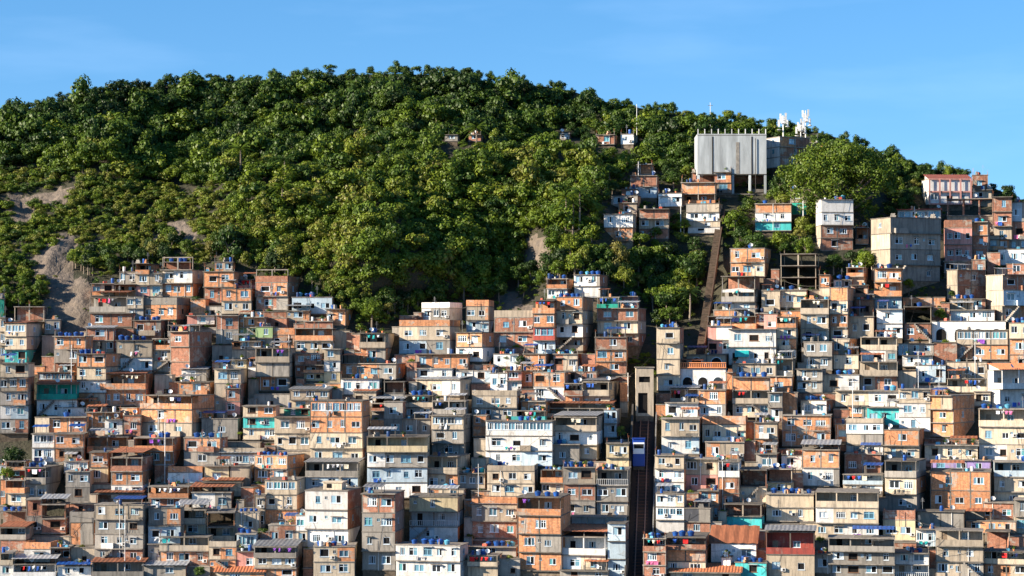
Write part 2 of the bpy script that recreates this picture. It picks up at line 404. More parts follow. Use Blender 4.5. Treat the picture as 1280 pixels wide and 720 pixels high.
# ------------------------------------------------------------------ houses
HOUSES = []
DATA = """0 5 3 374 397 e0
0 8 . 398 450 c1c1c1
18 55 0 384 402 kO
56 75 2 400 418 k2
6 33 20 405 454 cGc2t2 s
0 35 8 455 542 c2k3g2w2g2 
68 107 . 421 470 o2g1b1 T5
47 92 0 466 480 bG
46 96 0 481 520 eVw3 s
96 132 20 443 508 o2c2w2o1 T3
126 182 10 468 507 oVo4 s
72 120 0 510 522 w2
114 143 0 355 370 o2
144 170 0 356 371 oV
113 160 . 372 391 gV s
112 165 . 392 409 b2
149 170 . 340 356 g2
170 187 12 330 371 oVc1p1
187 203 0 342 371 c1c1
203 241 16 338 371 c2o3 C
205 238 0 328 340 bO T3
158 179 8 372 400 k2g1
180 221 18 372 400 gPo3 T4
167 201 8 401 420 b2 T4
255 293 14 340 379 o2b2
268 291 4 328 341 o2
284 320 0 350 362 pV
277 314 6 361 393 o2c2
234 268 0 395 406 p1
210 250 0 407 421 gV
213 237 28 415 472 b1b0b0
191 221 19 424 465 oVc1c2
145 190 0 426 468 k1w2 T4
108 142 0 411 441 b1c3 s
270 298 5 395 430 b1g1
298 330 0 397 423 o1n1
289 326 0 427 449 o3k0
276 308 0 450 463 y2 K
268 301 8 462 515 c2k1k1
282 300 3 486 519 b1p1
310 345 . 459 473 w1
320 362 8 436 489 kVk0o2
227 258 0 463 478 w1 s
223 262 15 478 512 o1b1
176 240 30 495 546 oVo1k2
304 345 0 508 550 c2t2c2
320 360 16 345 388 bPb2b1 C
365 415 0 372 393 l3 T3
408 432 10 387 408 o2 T1
358 387 0 389 402 k1 s
380 416 0 402 413 b0
341 368 0 410 438 oPo2 T1
320 341 0 409 437 n1k1
369 416 0 411 442 oVk3
369 403 0 442 472 b2b1
405 425 4 437 479 c1w1y1
380 405 0 457 477 oVy2
450 482 12 417 454 kVo1 T1
426 495 12 455 474 o4
426 474 0 474 494 w3 T1
363 412 0 488 513 k3c2 s
355 392 0 511 523 e2
388 453 10 502 581 oGo4c3c3
343 388 0 522 563 c2c3
442 470 8 490 508 k2 s
465 505 6 505 524 bVg1 s
527 562 16 378 401 wPw3
499 562 14 400 443 oPc3l3
583 611 7 375 418 oPk2l2 T2
618 667 . 388 434 kPb2b2
570 603 23 416 453 o2w2
519 585 0 443 462 o4
520 565 0 461 476 w2
570 613 0 464 479 w2
617 648 0 443 459 w2 T1
613 634 0 467 489 w2
633 652 0 464 489 p1w1
520 575 15 475 495 c3 s
590 646 0 488 525 kPk3g2 T2
541 582 8 502 536 gVo2
505 541 0 495 525 kVg2 T3
480 505 5 478 506 gOg0
480 503 0 503 546 g1g1
503 538 0 524 547 g2
540 580 12 520 572 cGg2g1
459 534 4 547 623 yVw4l4w3
534 572 16 571 615 kVc2
573 606 0 592 611 g3 T3
607 690 0 527 583 wGw3w3 T3
609 668 6 582 621 kPc3c3
591 608 0 520 546 o1o0
527 580 4 612 623 o2 T2
512 572 9 622 678 y1lBl1
590 646 0 621 673 oPg3b3 s
495 575 . 682 722 w5w4 T5
585 622 0 695 722 cVc0 T1
576 645 0 684 697 g1 T4
453 494 12 618 713 b2g2g2g2
382 435 17 614 686 w2w2w2 H
392 443 4 684 722 c2c2 T4
331 371 11 601 656 cGc2o1
336 370 0 657 683 b2
370 384 0 645 684 w1c1
318 370 9 684 724 gVc3o2 s
318 331 0 620 660 k1k1
61 108 . 522 542 o2 T1
40 68 0 543 578 wGw2
68 105 7 543 578 o2o2
80 110 0 577 592 w2
108 150 0 516 535 o1
131 153 6 525 544 w1
154 176 0 520 546 b1 K
110 160 0 547 566 oV
112 135 8 566 604 o1y1
139 178 14 573 624 bVo2w2 s
168 217 12 548 581 oVo3 T3
230 275 . 548 583 b2g1 T4
252 297 0 524 549 g1
276 330 0 560 585 kPwG s
210 253 5 583 608 oPw0
209 250 0 605 614 o2
255 286 0 583 607 y1
288 312 0 583 608 k0
253 302 0 603 621 k2 s
240 289 6 616 639 w2 s
186 236 0 609 637 oVb3
318 359 22 570 603 o3o2 T6
382 447 10 579 614 gVl3 s
32 58 22 585 626 gVg2 T2
9 32 0 577 599 oVr1
0 9 0 582 599 l1
8 32 20 601 633 oVc1
0 8 . 600 632 o1
82 112 0 590 628 g2g1 
52 82 0 631 667 bOb1 s
33 52 0 625 667 b1g1
87 117 0 640 682 gPo0 T1
118 178 . 632 705 k3g3g3g3
120 178 0 618 632 bO s
185 225 0 636 703 g2l2g1
222 258 0 638 672 kVo1 s
259 293 2 641 678 oOkV
200 261 0 672 707 kVo3
261 295 0 677 716 kPc2o1
294 324 0 641 669 k1 T4
296 320 0 668 691 lG T2
296 322 0 690 716 p1
30 63 15 678 706 oPw1
0 32 . 660 691 gVb0 s
0 16 0 692 722 cVw1
17 70 0 706 722 wV s
72 114 0 708 722 w2 D
116 180 0 704 722 gV s
180 232 0 708 722 g1 s
270 330 0 716 726 c1 R
0 32 0 640 661 kO T3
63 87 0 685 706 bV
684 709 8 349 374 oVw2 T3
718 750 10 344 373 w2w0 T4
696 729 13 372 439 o2c2w2kV T4
667 694 . 376 443 oVo2rGl3
747 774 0 372 387 eV
775 797 3 371 387 p1 T1
747 798 10 386 433 b2k2b2
744 783 3 422 468 b1o2o1
654 682 6 443 464 o2
692 722 6 443 464 b2 T3
640 666 0 464 484 o2
667 706 0 466 502 o2w2
706 746 0 465 480 b2
729 762 12 478 512 kVk1 s
706 729 0 480 510 bVo1 T1
652 682 . 502 522 o1
683 765 0 511 522 gV s
640 682 . 514 526 tV
694 746 10 522 574 kVw3w2 s
755 771 6 513 547 l2l1
640 674 6 549 567 w2 r
672 724 4 556 581 g1 T3
758 786 2 555 591 y2y0
746 785 4 588 647 gBg2g2 T2
677 704 0 588 620 oVc2 T4
704 744 1 585 647 g2b2g2 T3
648 702 12 622 714 oVo1o2o2 T3
712 780 0 647 673 lV
703 757 13 672 717 wVw2 s
760 782 0 655 722 l1l0l1
700 760 0 714 724 g2
821 850 5 410 489 c1c1c1c1 T4
913 956 8 311 346 o2o3 T1
903 944 12 346 394 gOgVw2
892 932 0 388 404 o0
885 945 0 396 412 oV
885 915 3 408 443 p0p2
911 970 . 412 457 w3w3
915 970 0 455 474 k3
952 975 . 364 391 c1
944 960 0 392 407 o1
858 908 0 444 462 kA
850 907 0 461 489 wA b
838 873 0 487 506 kV s
832 873 0 504 524 w2
873 907 6 488 524 o1w2
916 962 0 472 522 o0kVc3 T4
908 916 0 466 502 o0
827 874 3 524 568 c3w2
878 932 0 520 554 oPc4
882 930 0 553 576 o2 T1
819 855 . 570 620 c2w2w2
856 897 0 574 614 c2p2
898 924 3 578 637 wVo1o1
873 898 0 614 650 b2b2
925 958 4 588 630 bOc1
820 855 . 618 667 w3wGw0
856 888 0 636 670 d0b1
832 882 5 672 718 bVo0c2 T3
804 832 0 674 724 bVb1b1 T2
906 952 0 631 661 kOt0
889 945 0 680 704 w2 R
919 958 0 704 722 t1 T4
838 925 0 716 726 c2 R
902 913 0 697 716 w0
976 1020 4 318 362 kOkOkO
953 1008 3 363 385 c4 T1
1001 1036 4 375 429 kVc2c2
1002 1036 0 428 452 gVg1
1038 1060 8 360 426 o0c2o2k1
1024 1037 4 344 376 o1c0
1042 1065 0 350 363 w2 T2
1059 1080 5 335 358 oVc0
1063 1085 0 357 387 b1b1
1061 1092 0 396 423 c2
1070 1093 0 375 398 b1 K
971 995 4 397 451 oVc1c1w1
955 972 0 393 417 p1
1093 1127 2 336 389 o2oVl2 T2
1096 1128 0 387 423 w1w2
1130 1164 2 384 425 kOb2 T1
1197 1232 -13 338 376 b1b1
1187 1232 0 374 389 k2 T3
1188 1243 0 388 403 w3
1165 1257 0 402 428 wA
1195 1260 3 413 450 kGo3
1253 1290 -20 344 402 b2l2k2
1262 1290 0 404 464 c2o1o1 T2
1123 1167 0 430 445 l3
1076 1121 0 422 455 cVw3
1075 1122 0 453 488 kVk2
1128 1166 0 445 459 w2
1145 1182 0 457 479 w2
1183 1234 0 453 475 k3
1184 1234 0 474 491 cV
1218 1238 0 490 508 c2
1162 1192 26 495 546 o0o1o1
1124 1163 0 487 540 c3w2w1
1250 1292 -15 463 511 wVw2 R
1224 1286 0 512 578 cVc3w3 T4
1164 1238 0 576 591 v3
1163 1238 2 590 638 o2o3
1243 1286 0 578 634 lVc2c1 T1
1156 1222 0 557 577 c3
1105 1149 7 538 577 o1c2
1107 1146 12 577 639 gVc2g1
1005 1040 0 428 463 g2g2
1042 1073 0 444 462 c1
1040 1062 10 424 445 k2
996 1028 0 462 491 g2g2
1029 1074 0 469 491 c2 T3
1044 1126 0 489 509 c4 T2
960 991 5 449 471 kV
960 990 3 471 492 o1
978 997 0 491 522 o0
960 978 0 491 528 g1g1
1001 1033 8 501 521 c2 T4
1084 1127 0 510 532 t3
1060 1084 0 508 522 o1
978 1038 3 520 558 o3o3
1044 1061 0 531 553 o1
1058 1104 2 523 570 kPw3k0w2
1003 1049 2 563 608 o2w2 s
977 1002 0 570 588 w1
943 972 0 529 569 o2o1
945 971 0 568 589 g1
1056 1101 0 568 595 b2
1054 1103 0 594 619 lVc2
1020 1098 2 616 674 cVw4c4
958 1017 1 618 652 c0c2 T5
958 1018 0 666 722 rVc2 s
958 990 0 587 620 kOy1 T2
1036 1118 0 673 722 gVg4g4
1018 1038 0 693 717 g1
1104 1144 0 638 676 bPy2
1146 1205 0 640 663 k0
1145 1170 0 662 684 w2
1170 1229 0 664 722 kVk2k3
1229 1267 3 629 653 o2
1207 1270 0 652 667 o3
1232 1262 0 665 690 kO
1230 1286 0 690 722 cVo3
1118 1161 2 692 722 w2wB T2
1268 1288 0 625 667 g1c1
975 1012 -17 172 210 o1b1b1
1010 1030 0 179 191 p0
788 821 3 220 248 b0l2
799 815 0 206 219 o0
777 795 0 237 248 b1
764 797 0 245 259 g2
755 791 0 268 302 w2o1
773 796 2 254 271 o1
799 836 2 262 299 b0c2b1
823 852 0 242 259 w2
852 894 0 229 257 o0oV
865 893 0 216 230 b2
893 914 0 216 242 b1g1
858 899 0 255 277 g0w2
860 900 0 277 292 k1w1
944 989 2 255 289 o0w2t1 T1
988 1008 0 238 269 k1e1
1026 1066 -6 250 314 w0w3b2b1 T2
1070 1085 0 285 306 oV
1112 1175 -23 273 352 g0g3g3g2
1122 1176 0 263 277 wG r
1181 1215 0 275 327 bPp3p3
1215 1235 0 278 327 o1b1b1 T2
1161 1213 -9 224 256 w0w3 R
1216 1235 0 219 239 b1
1184 1244 0 249 291 bOk1
1241 1265 0 247 302 b1b1k1
1213 1240 0 238 251 k1
1265 1288 0 253 302 l2b1
1248 1286 0 312 332 w3
1258 1290 0 330 346 b1
1215 1232 0 325 347 b1
1232 1250 0 295 314 k1
745 768 0 169 181 b1
776 792 0 168 181 w1
556 572 0 169 177 g1
586 601 0 169 177 b1
700 712 0 167 175 g1
1236 1262 0 300 314 o2
1262 1288 0 300 314 g2
1180 1214 0 327 341 g2
1196 1216 0 240 251 b1"""
def house_phrase(fl):
    cs = [f[0] for f in fl if f[1] not in 'OP'] or [fl[0][0]]
    top, bot = WORD[cs[0]], WORD[cs[-1]]
    mid = [WORD[c] for c in cs[1:-1] if WORD[c] not in (top, bot)]
    if len(cs) == 1 or (top == bot and not mid): c = top
    elif mid and len(cs) < 5: c = f'{top} over {mid[0]} over {bot}' if top != bot else f'{top} and {mid[0]}'
    else: c = f'{top} over {bot}'
    return top, c

def build_house(x0, x1, s, y0, y1, fl, roof, idx):
    rnd = random.Random(idx * 7 + 3)
    xc = (x0 + x1) / 2; D = depth(xc, y1); ray = math.atan((xc - 640) / F); ppm = F / D
    Hm = (y1 - y0) / ppm
    Ld = min(9.0, max(3.8, .2 * (y1 - y0) + 1.5))
    if s is None:
        psi = R(13) + R(rnd.uniform(-5, 5)); rel = psi - ray
        if abs(rel) < R(3): rel = R(3) * (1 if rel > 0 else -1)
        rel = min(rel, R(16)); Ld = min(Ld, 5.0)
        if idx and 40 < xc < 1240: pass
    elif s == 0:
        rel = R(13) + R(rnd.uniform(-5, 5)) - ray; rel = max(R(-2), min(R(9), rel)); Ld = min(Ld, 4.5)
    elif s > 0:
        Ls = s / ppm
        Ld = max(Ld, Ls / math.sin(R(34))) if s > 8 else Ld
        rel = math.asin(min(.6, Ls / Ld))
    else:
        Ls = -s / ppm; rel = -R(34) if s < -10 else -R(14); Ld = Ls / math.sin(-rel)
    psi = ray + rel
    W = (x1 - x0) / ppm / (math.cos(psi) + math.tan(ray) * math.sin(psi))
    W = max(W, .8)
    pos = P(xc, y1, D)
    floors = [(fl[i], fl[i + 1]) for i in range(0, len(fl), 2)]
    top, phrase = house_phrase(floors)
    nst = sum(1 for f in floors if f[1] != 'P') or 1
    skel = all(f[1] in 'OP' for f in floors)
    name = 'concrete_shell' if skel else ('shack' if (y1 - y0) <= 14 and nst == 1 and W < 6 else ('apartment_building' if nst >= 4 else 'house'))
    cat = {'concrete_shell': 'unfinished building', 'shack': 'hut', 'house': 'house', 'apartment_building': 'apartment building'}[name]
    root = thing(name, cat, pos, -psi, group='houses stacked up the hillside')
    wts = [.5 if f[1] == 'P' else 1 for f in floors]; tot = sum(wts)
    frame = MB(); z = Hm
    slabt = .16
    x_l, x_r = -W / 2, W / 2
    ncol = max(1, round(W / 3.6)); cols = [x_l + W * i / ncol for i in range(ncol + 1)]
    balc = []
    nwin = 0; yo = 0.0; jet = [0.0] * len(floors)
    for q in range(len(floors) - 2, -1, -1): jet[q] = max(-.75, jet[q + 1] + rnd.choice((0, 0, 0, -.25, -.4, .2))) if floors[q][1] not in 'P' else jet[q + 1]
    for fi, ((c, t), wt) in enumerate(zip(floors, wts)):
        h = Hm * wt / tot; zb = z - h; wm = wallmat(c); hh = h - slabt
        yo = jet[fi]; ypl = min(yo, jet[fi + 1]) if fi + 1 < len(floors) else yo
        over = rnd.choice((.06, .12, .28, .45)) if wt == 1 else .05
        # slab at the foot of this storey
        if fi < len(floors) - 1 or True:
            frame.box(x_l - .07, x_r + .07, ypl - over - (.04 if t in 'VB' else 0), Ld + .03, zb - .0, zb + slabt, CONC)
        zf = zb + slabt
        if t == 'P':
            m = MB(); m.box(x_l, x_r, yo - .02, yo + .14, zf, z, wm); m.box(x_l, x_l + .15, yo + .141, Ld, zf, z, wm); m.box(x_r - .15, x_r, yo + .141, Ld, zf, z, wm); m.obj('parapet', root)
        elif t == 'O':
            for cx in cols: frame.box(max(x_l, cx - .13), min(x_r, cx + .13), yo, yo + .26, zf, z, wm); frame.box(max(x_l, cx - .13), min(x_r, cx + .13), Ld - .3, Ld, zf, z, wm)
            if (len(floors) == 1 or rnd.random() < .5) and x0 != 976:
                m = MB(); m.box(x_l + .14, x_r - .14, Ld * .55, Ld * .55 + .15, zf, z, wallmat('b')); m.obj('back_wall', root)
        elif t in 'VB':
            dp = min(2.3, Ld * .5); m = MB(); bw = W
            hl = [(bw * .12, min(bw * .12 + .9, bw * .45), .02, min(2.0, hh * .85)), (bw * .55, min(bw * .55 + 1.2, bw * .9), .9, min(1.95, hh * .85))]
            m.face((x_l, dp, zf), (1, 0), (0, 1), W, hh, hl, wm)
            m.face((x_r, dp, zf), (0, 1), (-1, 0), Ld - dp, hh, [], wm); m.face((x_l, Ld, zf), (0, -1), (1, 0), Ld - dp, hh, [], wm); m.obj('wall', root)
            d = MB(); a, b, c2, d2 = hl[0]; d.box(x_l + a, x_l + b, dp + .1, dp + .15, zf + c2, zf + d2, DOORM if rnd.random() < .5 else DARK); d.obj('door', root)
            a, b, c2, d2 = hl[1]
            if d2 - c2 > .3: put_window(root, x_l + (a + b) / 2, dp + .02, zf + c2, b - a, d2 - c2)
            ph = min(1.05, hh * .42); over = over - yo + rnd.choice((0, .2, .5))
            frame.box(x_l - .06, x_r + .06, -over - .05, ypl, zb + .001, zb + slabt - .001, CONC) if over > -ypl + .1 else None
            m = MB()
            if t == 'V':
                m.box(x_l - .03, x_r + .03, -over - .02, -over + .12, zf, zf + ph, wm)
                m.box(x_r - .1, x_r + .03, -over + .121, dp - .01, zf, zf + ph, wm); m.box(x_l - .03, x_l + .1, -over + .121, dp - .01, zf, zf + ph, wm); m.obj('parapet', root)
            else:
                m.box(x_l, x_r, -over, -over + .06, zf + ph - .06, zf + ph, PIPE); m.box(x_l, x_r, -over, -over + .06, zf + .02, zf + .08, PIPE)
                n = int(W / .32)
                for i in range(n + 1):
                    xx = x_l + .04 + (W - .08) * i / n; m.box(xx - .035, xx + .035, -over + .01, -over + .05, zf + .081, zf + ph - .061, PIPE)
                m.obj('railing', root)
            pc = wm if c in 'wkcg' else CONC
            for cx in cols: frame.box(max(x_l + .02, cx - .1), min(x_r - .02, cx + .1), -over + .14, -over + .34, zf, z, pc)
            if rnd.random() < .75 and t == 'V':
                q_ = MB(); q_.box(x_l - .02, x_l + .12, -over + .34, dp - .02, zf + ph + .002, z - .002, wm); q_.obj('sun_block_wall', root)  # added left-end wall that blocks the sun, so the veranda inside goes dark
            balc.append((zf + hh * .92, over, z))
        else:
            holes = []; wins = []
            if t.isdigit() and t != '0':
                n = int(t); pitch = W / n
                for i in range(n):
                    ww = min(rnd.choice((.8, 1.1, 1.3, 1.5, 1.75)), pitch * .66); wh = min(rnd.choice((1.0, 1.15, 1.3)), hh * .55)
                    cx = pitch * (i + .5) + rnd.uniform(-.12, .12) * pitch; zz = hh * .33 + rnd.uniform(-.05, .08)
                    wh = min(wh, hh - zz - .15)
                    if wh < .25: continue
                    holes.append((cx - ww / 2, cx + ww / 2, zz, zz + wh)); wins.append((cx, zz, ww, wh, None))
                if W > 4.5 and rnd.random() < .45 and hh > 1.6:
                    cx = pitch * rnd.randint(1, max(1, n - 1)) + rnd.uniform(-.1, .1) if n > 1 else W * .12
                    if all(abs(cx - q[0]) > q[2] / 2 + .4 for q in wins): holes.append((cx - .25, cx + .25, hh * .55, hh * .55 + .5)); wins.append((cx, hh * .55, .5, .5, 0))
            elif t == 'G':
                n = max(2, round(W / 1.35)); pitch = (W - .5) / n; zz = hh * .40
                for i in range(n):
                    cx = .25 + pitch * (i + .5); ww = pitch * .9; holes.append((cx - ww / 2, cx + ww / 2, zz, hh * .9)); wins.append((cx, zz, ww, hh * .5, rnd.choice((0, 0, 4, 3, 6))))
            m = MB(); sp_x = sp_m = None
            if c not in 'tevynr' and W > 3.2 and x0 != 1112 and rnd.random() < .42:
                sp_x = W * rnd.uniform(.25, .75); sp_m = wallmat(rnd.choice({'o': 'bkocg', 'b': 'okgb', 'w': 'lwcg', 'g': 'kbgo', 'c': 'kowc', 'k': 'cobg', 'p': 'ow', 'l': 'wg', 'd': 'g'}[c]))
                for q in holes:
                    if q[0] - .1 < sp_x < q[1] + .1: sp_x = q[1] + .12
                if sp_x > W - .4: sp_x = None
            m.face((x_l, yo, zf), (1, 0), (0, 1), W, hh, holes, wm, .2, sp_x, sp_m); swm = wm if (c in 'ob' or rnd.random() < .35) else wallmat(rnd.choice('bbkgo'))
            sh = []; sw = []
            if rel > R(8) and Ld > 3.5 and rnd.random() < .55 and t != 'P':
                cx = Ld * rnd.uniform(.3, .6); sh = [(cx - .5, cx + .5, hh * .38, hh * .38 + min(1, hh * .5))]; sw = [(cx, hh * .38, 1, min(1, hh * .5), 'r')]
            m.face((x_r, yo, zf), (0, 1), (-1, 0), Ld - yo, hh, sh, swm if (s or 0) < 14 or x0 in (382, 512, 1112) else wm)
            shl = []
            if rel < R(-8) and Ld > 3.5 and rnd.random() < .5:
                cx = Ld * .5; shl = [(cx - .45, cx + .45, hh * .4, hh * .4 + min(.95, hh * .45))]; sw.append((cx, hh * .4, .9, min(.95, hh * .45), 'l'))
            m.face((x_l, Ld, zf), (0, -1), (1, 0), Ld - yo, hh, shl, wm if (s or 0) >= -5 or c == 'w' else wallmat('w' if x0 == 975 else 'k')); m.face((x_r, Ld, zf), (-1, 0), (0, -1), W, hh, [], wm)  # sunlit tone of left sides painted in as a separate wall colour
            wo = m.obj('wall', root)
            if floors.count((c, t)) < len(floors): wo['label'] = WORD[c] + ' wall of one storey'
            for cx, zz, ww, wh, kd in wins:
                put_window(root, x_l + cx, yo, zf + zz, ww, wh, kd)
                if t.isdigit() and ww > .7 and rnd.random() < .3:
                    v_ = MB(); v_.box(-ww / 2 - .15, ww / 2 + .15, -.5, -.001, 0, .07, CONC if rnd.random() < .7 else METAL); v_ = v_.obj('window_visor', root); v_.location = (x_l + cx, yo, zf + zz + wh + .08)
            for cx, zz, ww, wh, sd in sw:
                if sd == 'r': put_window(root, x_r, yo + cx, zf + zz, ww, wh, None, R(90))
                else: put_window(root, x_l, Ld - cx, zf + zz, ww, wh, None, R(-90))
            if t == 'A':
                n = max(2, round(W / 3.2))
                for i in range(n):
                    cx = x_l + W * (i + .5) / n; aw = min(1.9, W / n * .62); ah = min(hh * .72, 2.2)
                    a = arch_mesh(WFRAME, aw + .24, ah + .12, -.05, -.001).obj('arched_window', root); a.location = (cx, yo, zf + .25)
                    b = arch_mesh(GLASS if rnd.random() < .3 else DARK, aw, ah, -.08, -.052).obj('pane', a)
            if c in 'obk' and h > 1.5:
                for cx in cols: frame.box(max(x_l - .02, cx - .11), min(x_r + .02, cx + .11), yo - .03, yo + .1, zf, z, CONC)
            if t.isdigit() and W > 3.5 and rnd.random() < .17 and hh > 1.7:
                bw_ = rnd.uniform(1.6, min(3.2, W * .6)); bx = rnd.uniform(x_l + .1, x_r - .1 - bw_); d_ = rnd.uniform(.6, .95); ph = min(.95, hh * .4)
                b_ = MB(); b_.box(bx, bx + bw_, yo - d_, yo - .002, zb + .02, zb + .14, CONC); bm_ = wm if rnd.random() < .6 else wallmat(rnd.choice('kwog'))
                if rnd.random() < .6: b_.box(bx, bx + bw_, yo - d_, yo - d_ + .1, zb + .141, zb + .14 + ph, bm_); b_.box(bx, bx + .1, yo - d_ + .101, yo - .003, zb + .141, zb + .14 + ph, bm_); b_.box(bx + bw_ - .1, bx + bw_, yo - d_ + .101, yo - .003, zb + .141, zb + .14 + ph, bm_)
                else:
                    b_.box(bx, bx + bw_, yo - d_, yo - d_ + .05, zb + .1 + ph, zb + .14 + ph, IRON)
                    for q in range(int(bw_ / .22) + 1): b_.box(bx + q * .22, bx + q * .22 + .04, yo - d_ + .005, yo - d_ + .045, zb + .141, zb + .099 + ph, IRON)
                b_.obj('balcony', root)
            if len(wins) and rnd.random() < .22:
                q = rnd.choice(wins); a = link('air_conditioner', ac_mesh(), root); a.location = (x_l + min(W - .5, max(.5, q[0] + q[2] * .9)), yo, zf + q[1] - .35)
            if wins and rnd.random() < .16 and t != '0': balc.append((zf + wins[0][1] - .12, .25 - yo, None))
        z = zb
        nwin += 1
    # roof
    tz = Hm
    tops = floors[0][1]
    if tops not in 'P':
        ov = rnd.choice((.12, .2, .35, .5)); fo = rnd.choice((.12, .4, .8))
        frame.box(x_l - .12, x_r + .12, jet[0] - fo, Ld + .1, Hm, Hm + .15, CONC); tz = Hm + .15
    else: tz = Hm - Hm * .5 / tot + .16
    if tops not in 'P' and 's' not in roof and 'R' not in roof and rnd.random() < .5:
        for cx in cols:
            if rnd.random() < .7:
                hgt = rnd.uniform(.3, 1.0); frame.box(max(x_l, cx - .11), min(x_r, cx + .11), .05, .27, tz, tz + hgt, CONC)
                for q in (-.06, .06): frame.tube((max(x_l + .1, min(x_r - .1, cx)) + q, .16, tz + hgt), (max(x_l + .1, min(x_r - .1, cx)) + q * 2, .16, tz + hgt + rnd.uniform(.3, .8)), .018, .018, RUST, 3)
    if 'C' in roof:
        for cx in cols: frame.box(max(x_l, cx - .13), min(x_r, cx + .13), .02, .28, tz, tz + 2.3, CONC)
        frame.box(x_l, x_r, .02, .28, tz + 2.3, tz + 2.5, CONC)
    frame.obj('concrete_frame', root)
    f = MB(); f.box(x_l + .05, x_r - .05, .05, Ld - .05, -6.5, -.001, FOUND); f.obj('foundation', root)
    def corr(mat, z0, z1, ya, yb, xa, xb, amp=.05, pitch=.7):
        m = MB(); n = max(4, int((xb - xa) / (pitch / 2))); xs = [xa + (xb - xa) * i / n for i in range(n + 1)]
        zz = [amp * (i % 2) for i in range(n + 1)]
        for i in range(n):
            a, b = xs[i], xs[i + 1]; p, q = zz[i], zz[i + 1]
            m.quad((a, ya, z0 + p), (b, ya, z0 + q), (b, yb, z1 + q), (a, yb, z1 + p), mat)
            m.quad((a, yb, z1 + p - .04), (b, yb, z1 + q - .04), (b, ya, z0 + q - .04), (a, ya, z0 + p - .04), mat)
            m.quad((a, ya, z0 + p - .04), (b, ya, z0 + q - .04), (b, ya, z0 + q), (a, ya, z0 + p), mat)
        return m
    if 's' in roof:
        mt = rnd.choice((METAL, METAL, RUST)); up = rnd.choice((.1, .25, .9))
        if up > .5:
            for cx in (x_l + .1, 0, x_r - .1):
                for ya, zz in ((.05, up - .05), (Ld - .3, up + .35)):
                    pm = MB(); pm.box(cx - .05, cx + .05, ya, ya + .1, tz, tz + zz, CONC); pm.obj('roof_post', root)
        corr(mt, tz + up, tz + up + .45, -.6, Ld + .2, x_l - .3, x_r + .3).obj('roof_sheet', root)
    if 'R' in roof:
        rise = 2.6 if x0 == 889 else 1.1; mt = RUST if x0 == 889 else (flat('dull_red_tile', (.26, .075, .05), .85) if x0 == 1161 else TILE)
        corr(mt, tz + .02, tz + rise, -.5, min(Ld, 3.6), x_l - .35, x_r + .35, .12 if x0 == 889 else .07, 1.6 if x0 == 889 else .5).obj('tiled_roof' if x0 != 889 else 'roof_sheet', root)
        m = MB()
        for xx in (x_l, x_r - .15): m.poly([(xx, .05, tz), (xx, min(Ld, 3.5), tz), (xx, min(Ld, 3.5), tz + rise - .1)], wallmat('w'))
        m.obj('gable', root)
    if 'r' in roof:
        m = MB(); m.box(x_l - .2, x_r + .2, -.65, Ld, tz + .002, tz + .12, REDE); m.obj('roof', root)
    if 'g' in roof: pass
    if 'b' in roof:
        m = MB(); m.box(x_l - .1, x_r + .1, -.5, .0, tz + .9, tz + 1.05, ORANGE); m.box(x_l - .1, x_r + .1, -.5, .0, tz + .002, tz + .14, ORANGE)
        n = int(W / .35)
        for i in range(n + 1):
            xx = x_l + W * i / n; m.box(xx - .08, xx + .08, -.35, -.2, tz + .141, tz + .899, ORANGE)
        m.obj('balustrade', root)
    if 'H' in roof:
        m = MB(); m.box(-.9, 2.3, 1, 4, tz, tz + 1.2, wallmat('c')); m.box(-1.1, 2.5, .8, 4.2, tz + 1.2, tz + 1.35, wallmat('c')); m.obj('penthouse', root)
        m = MB(); m.box(-.3, .5, .93, .99, tz + .3, tz + 1.0, DARK); m.obj('penthouse_opening', root)
        for xx, zz in ((x_l, 0), (x_l, 1)): pass
    if 'D' in roof:
        m = MB(); corr(BLUE, tz + .3, tz + .6, -1.4, .5, x_l, x_r).obj('awning', root)
    if x0 == 903:   # white pediment over the open gallery
        m = MB(); zz = Hm * .66; m.poly([(x_l, -.7, zz - .5), (x_r, -.7, zz - .5), (x_r, -.7, zz - .05), (.3, -.7, zz + .35), (x_l, -.7, zz - .05)], wallmat('w'))
        m.quad((x_l, -.7, zz - .05), (.3, -.7, zz + .35), (.3, .0, zz + .35), (x_l, .0, zz - .05), wallmat('w')); m.quad((.3, -.7, zz + .35), (x_r, -.7, zz - .05), (x_r, 0, zz - .05), (.3, 0, zz + .35), wallmat('w'))
        m.quad((x_l, -.7, zz - .5), (x_l, 0, zz - .5), (x_r, 0, zz - .5), (x_r, -.7, zz - .5), wallmat('w')); m.obj('pediment', root)
    if x0 == 1161:
        m = MB(); pk = wallmat('p')
        for zz in (0, Hm * .48, Hm - .15): m.box(x_l - .12, x_r + .12, jet[0] - .35, jet[0] - .2, zz, zz + .3, pk)
        for q in range(5): xx = x_l + W * q / 4; m.box(xx - .17, xx + .17, jet[0] - .45, jet[0] - .351, 0, Hm, pk)
        m.obj('pink_beams', root)
    if x0 == 911:
        m = MB(); m.box(x_l + 1.2, x_l + 3.8, -.9, -.02, Hm * .24, Hm * .42, TEALP); m.obj('awning', root)
    if not skel and rnd.random() < .65:      # service cables and pipes fixed along the facade
        m = MB(); yy = min(jet) - .07; xx = rnd.uniform(x_l * .9, x_r * .9)
        for q in range(rnd.choice((1, 2, 3))):
            x2 = xx + rnd.uniform(-2, 2); x2 = max(x_l, min(x_r, x2)); za, zb2 = rnd.uniform(.3, 1) * tz, rnd.uniform(0, .8) * tz
            m.tube((xx, yy, za), (x2, yy, zb2), .022, .022, IRON, 4); xx = x2
        m.obj('cable', root)
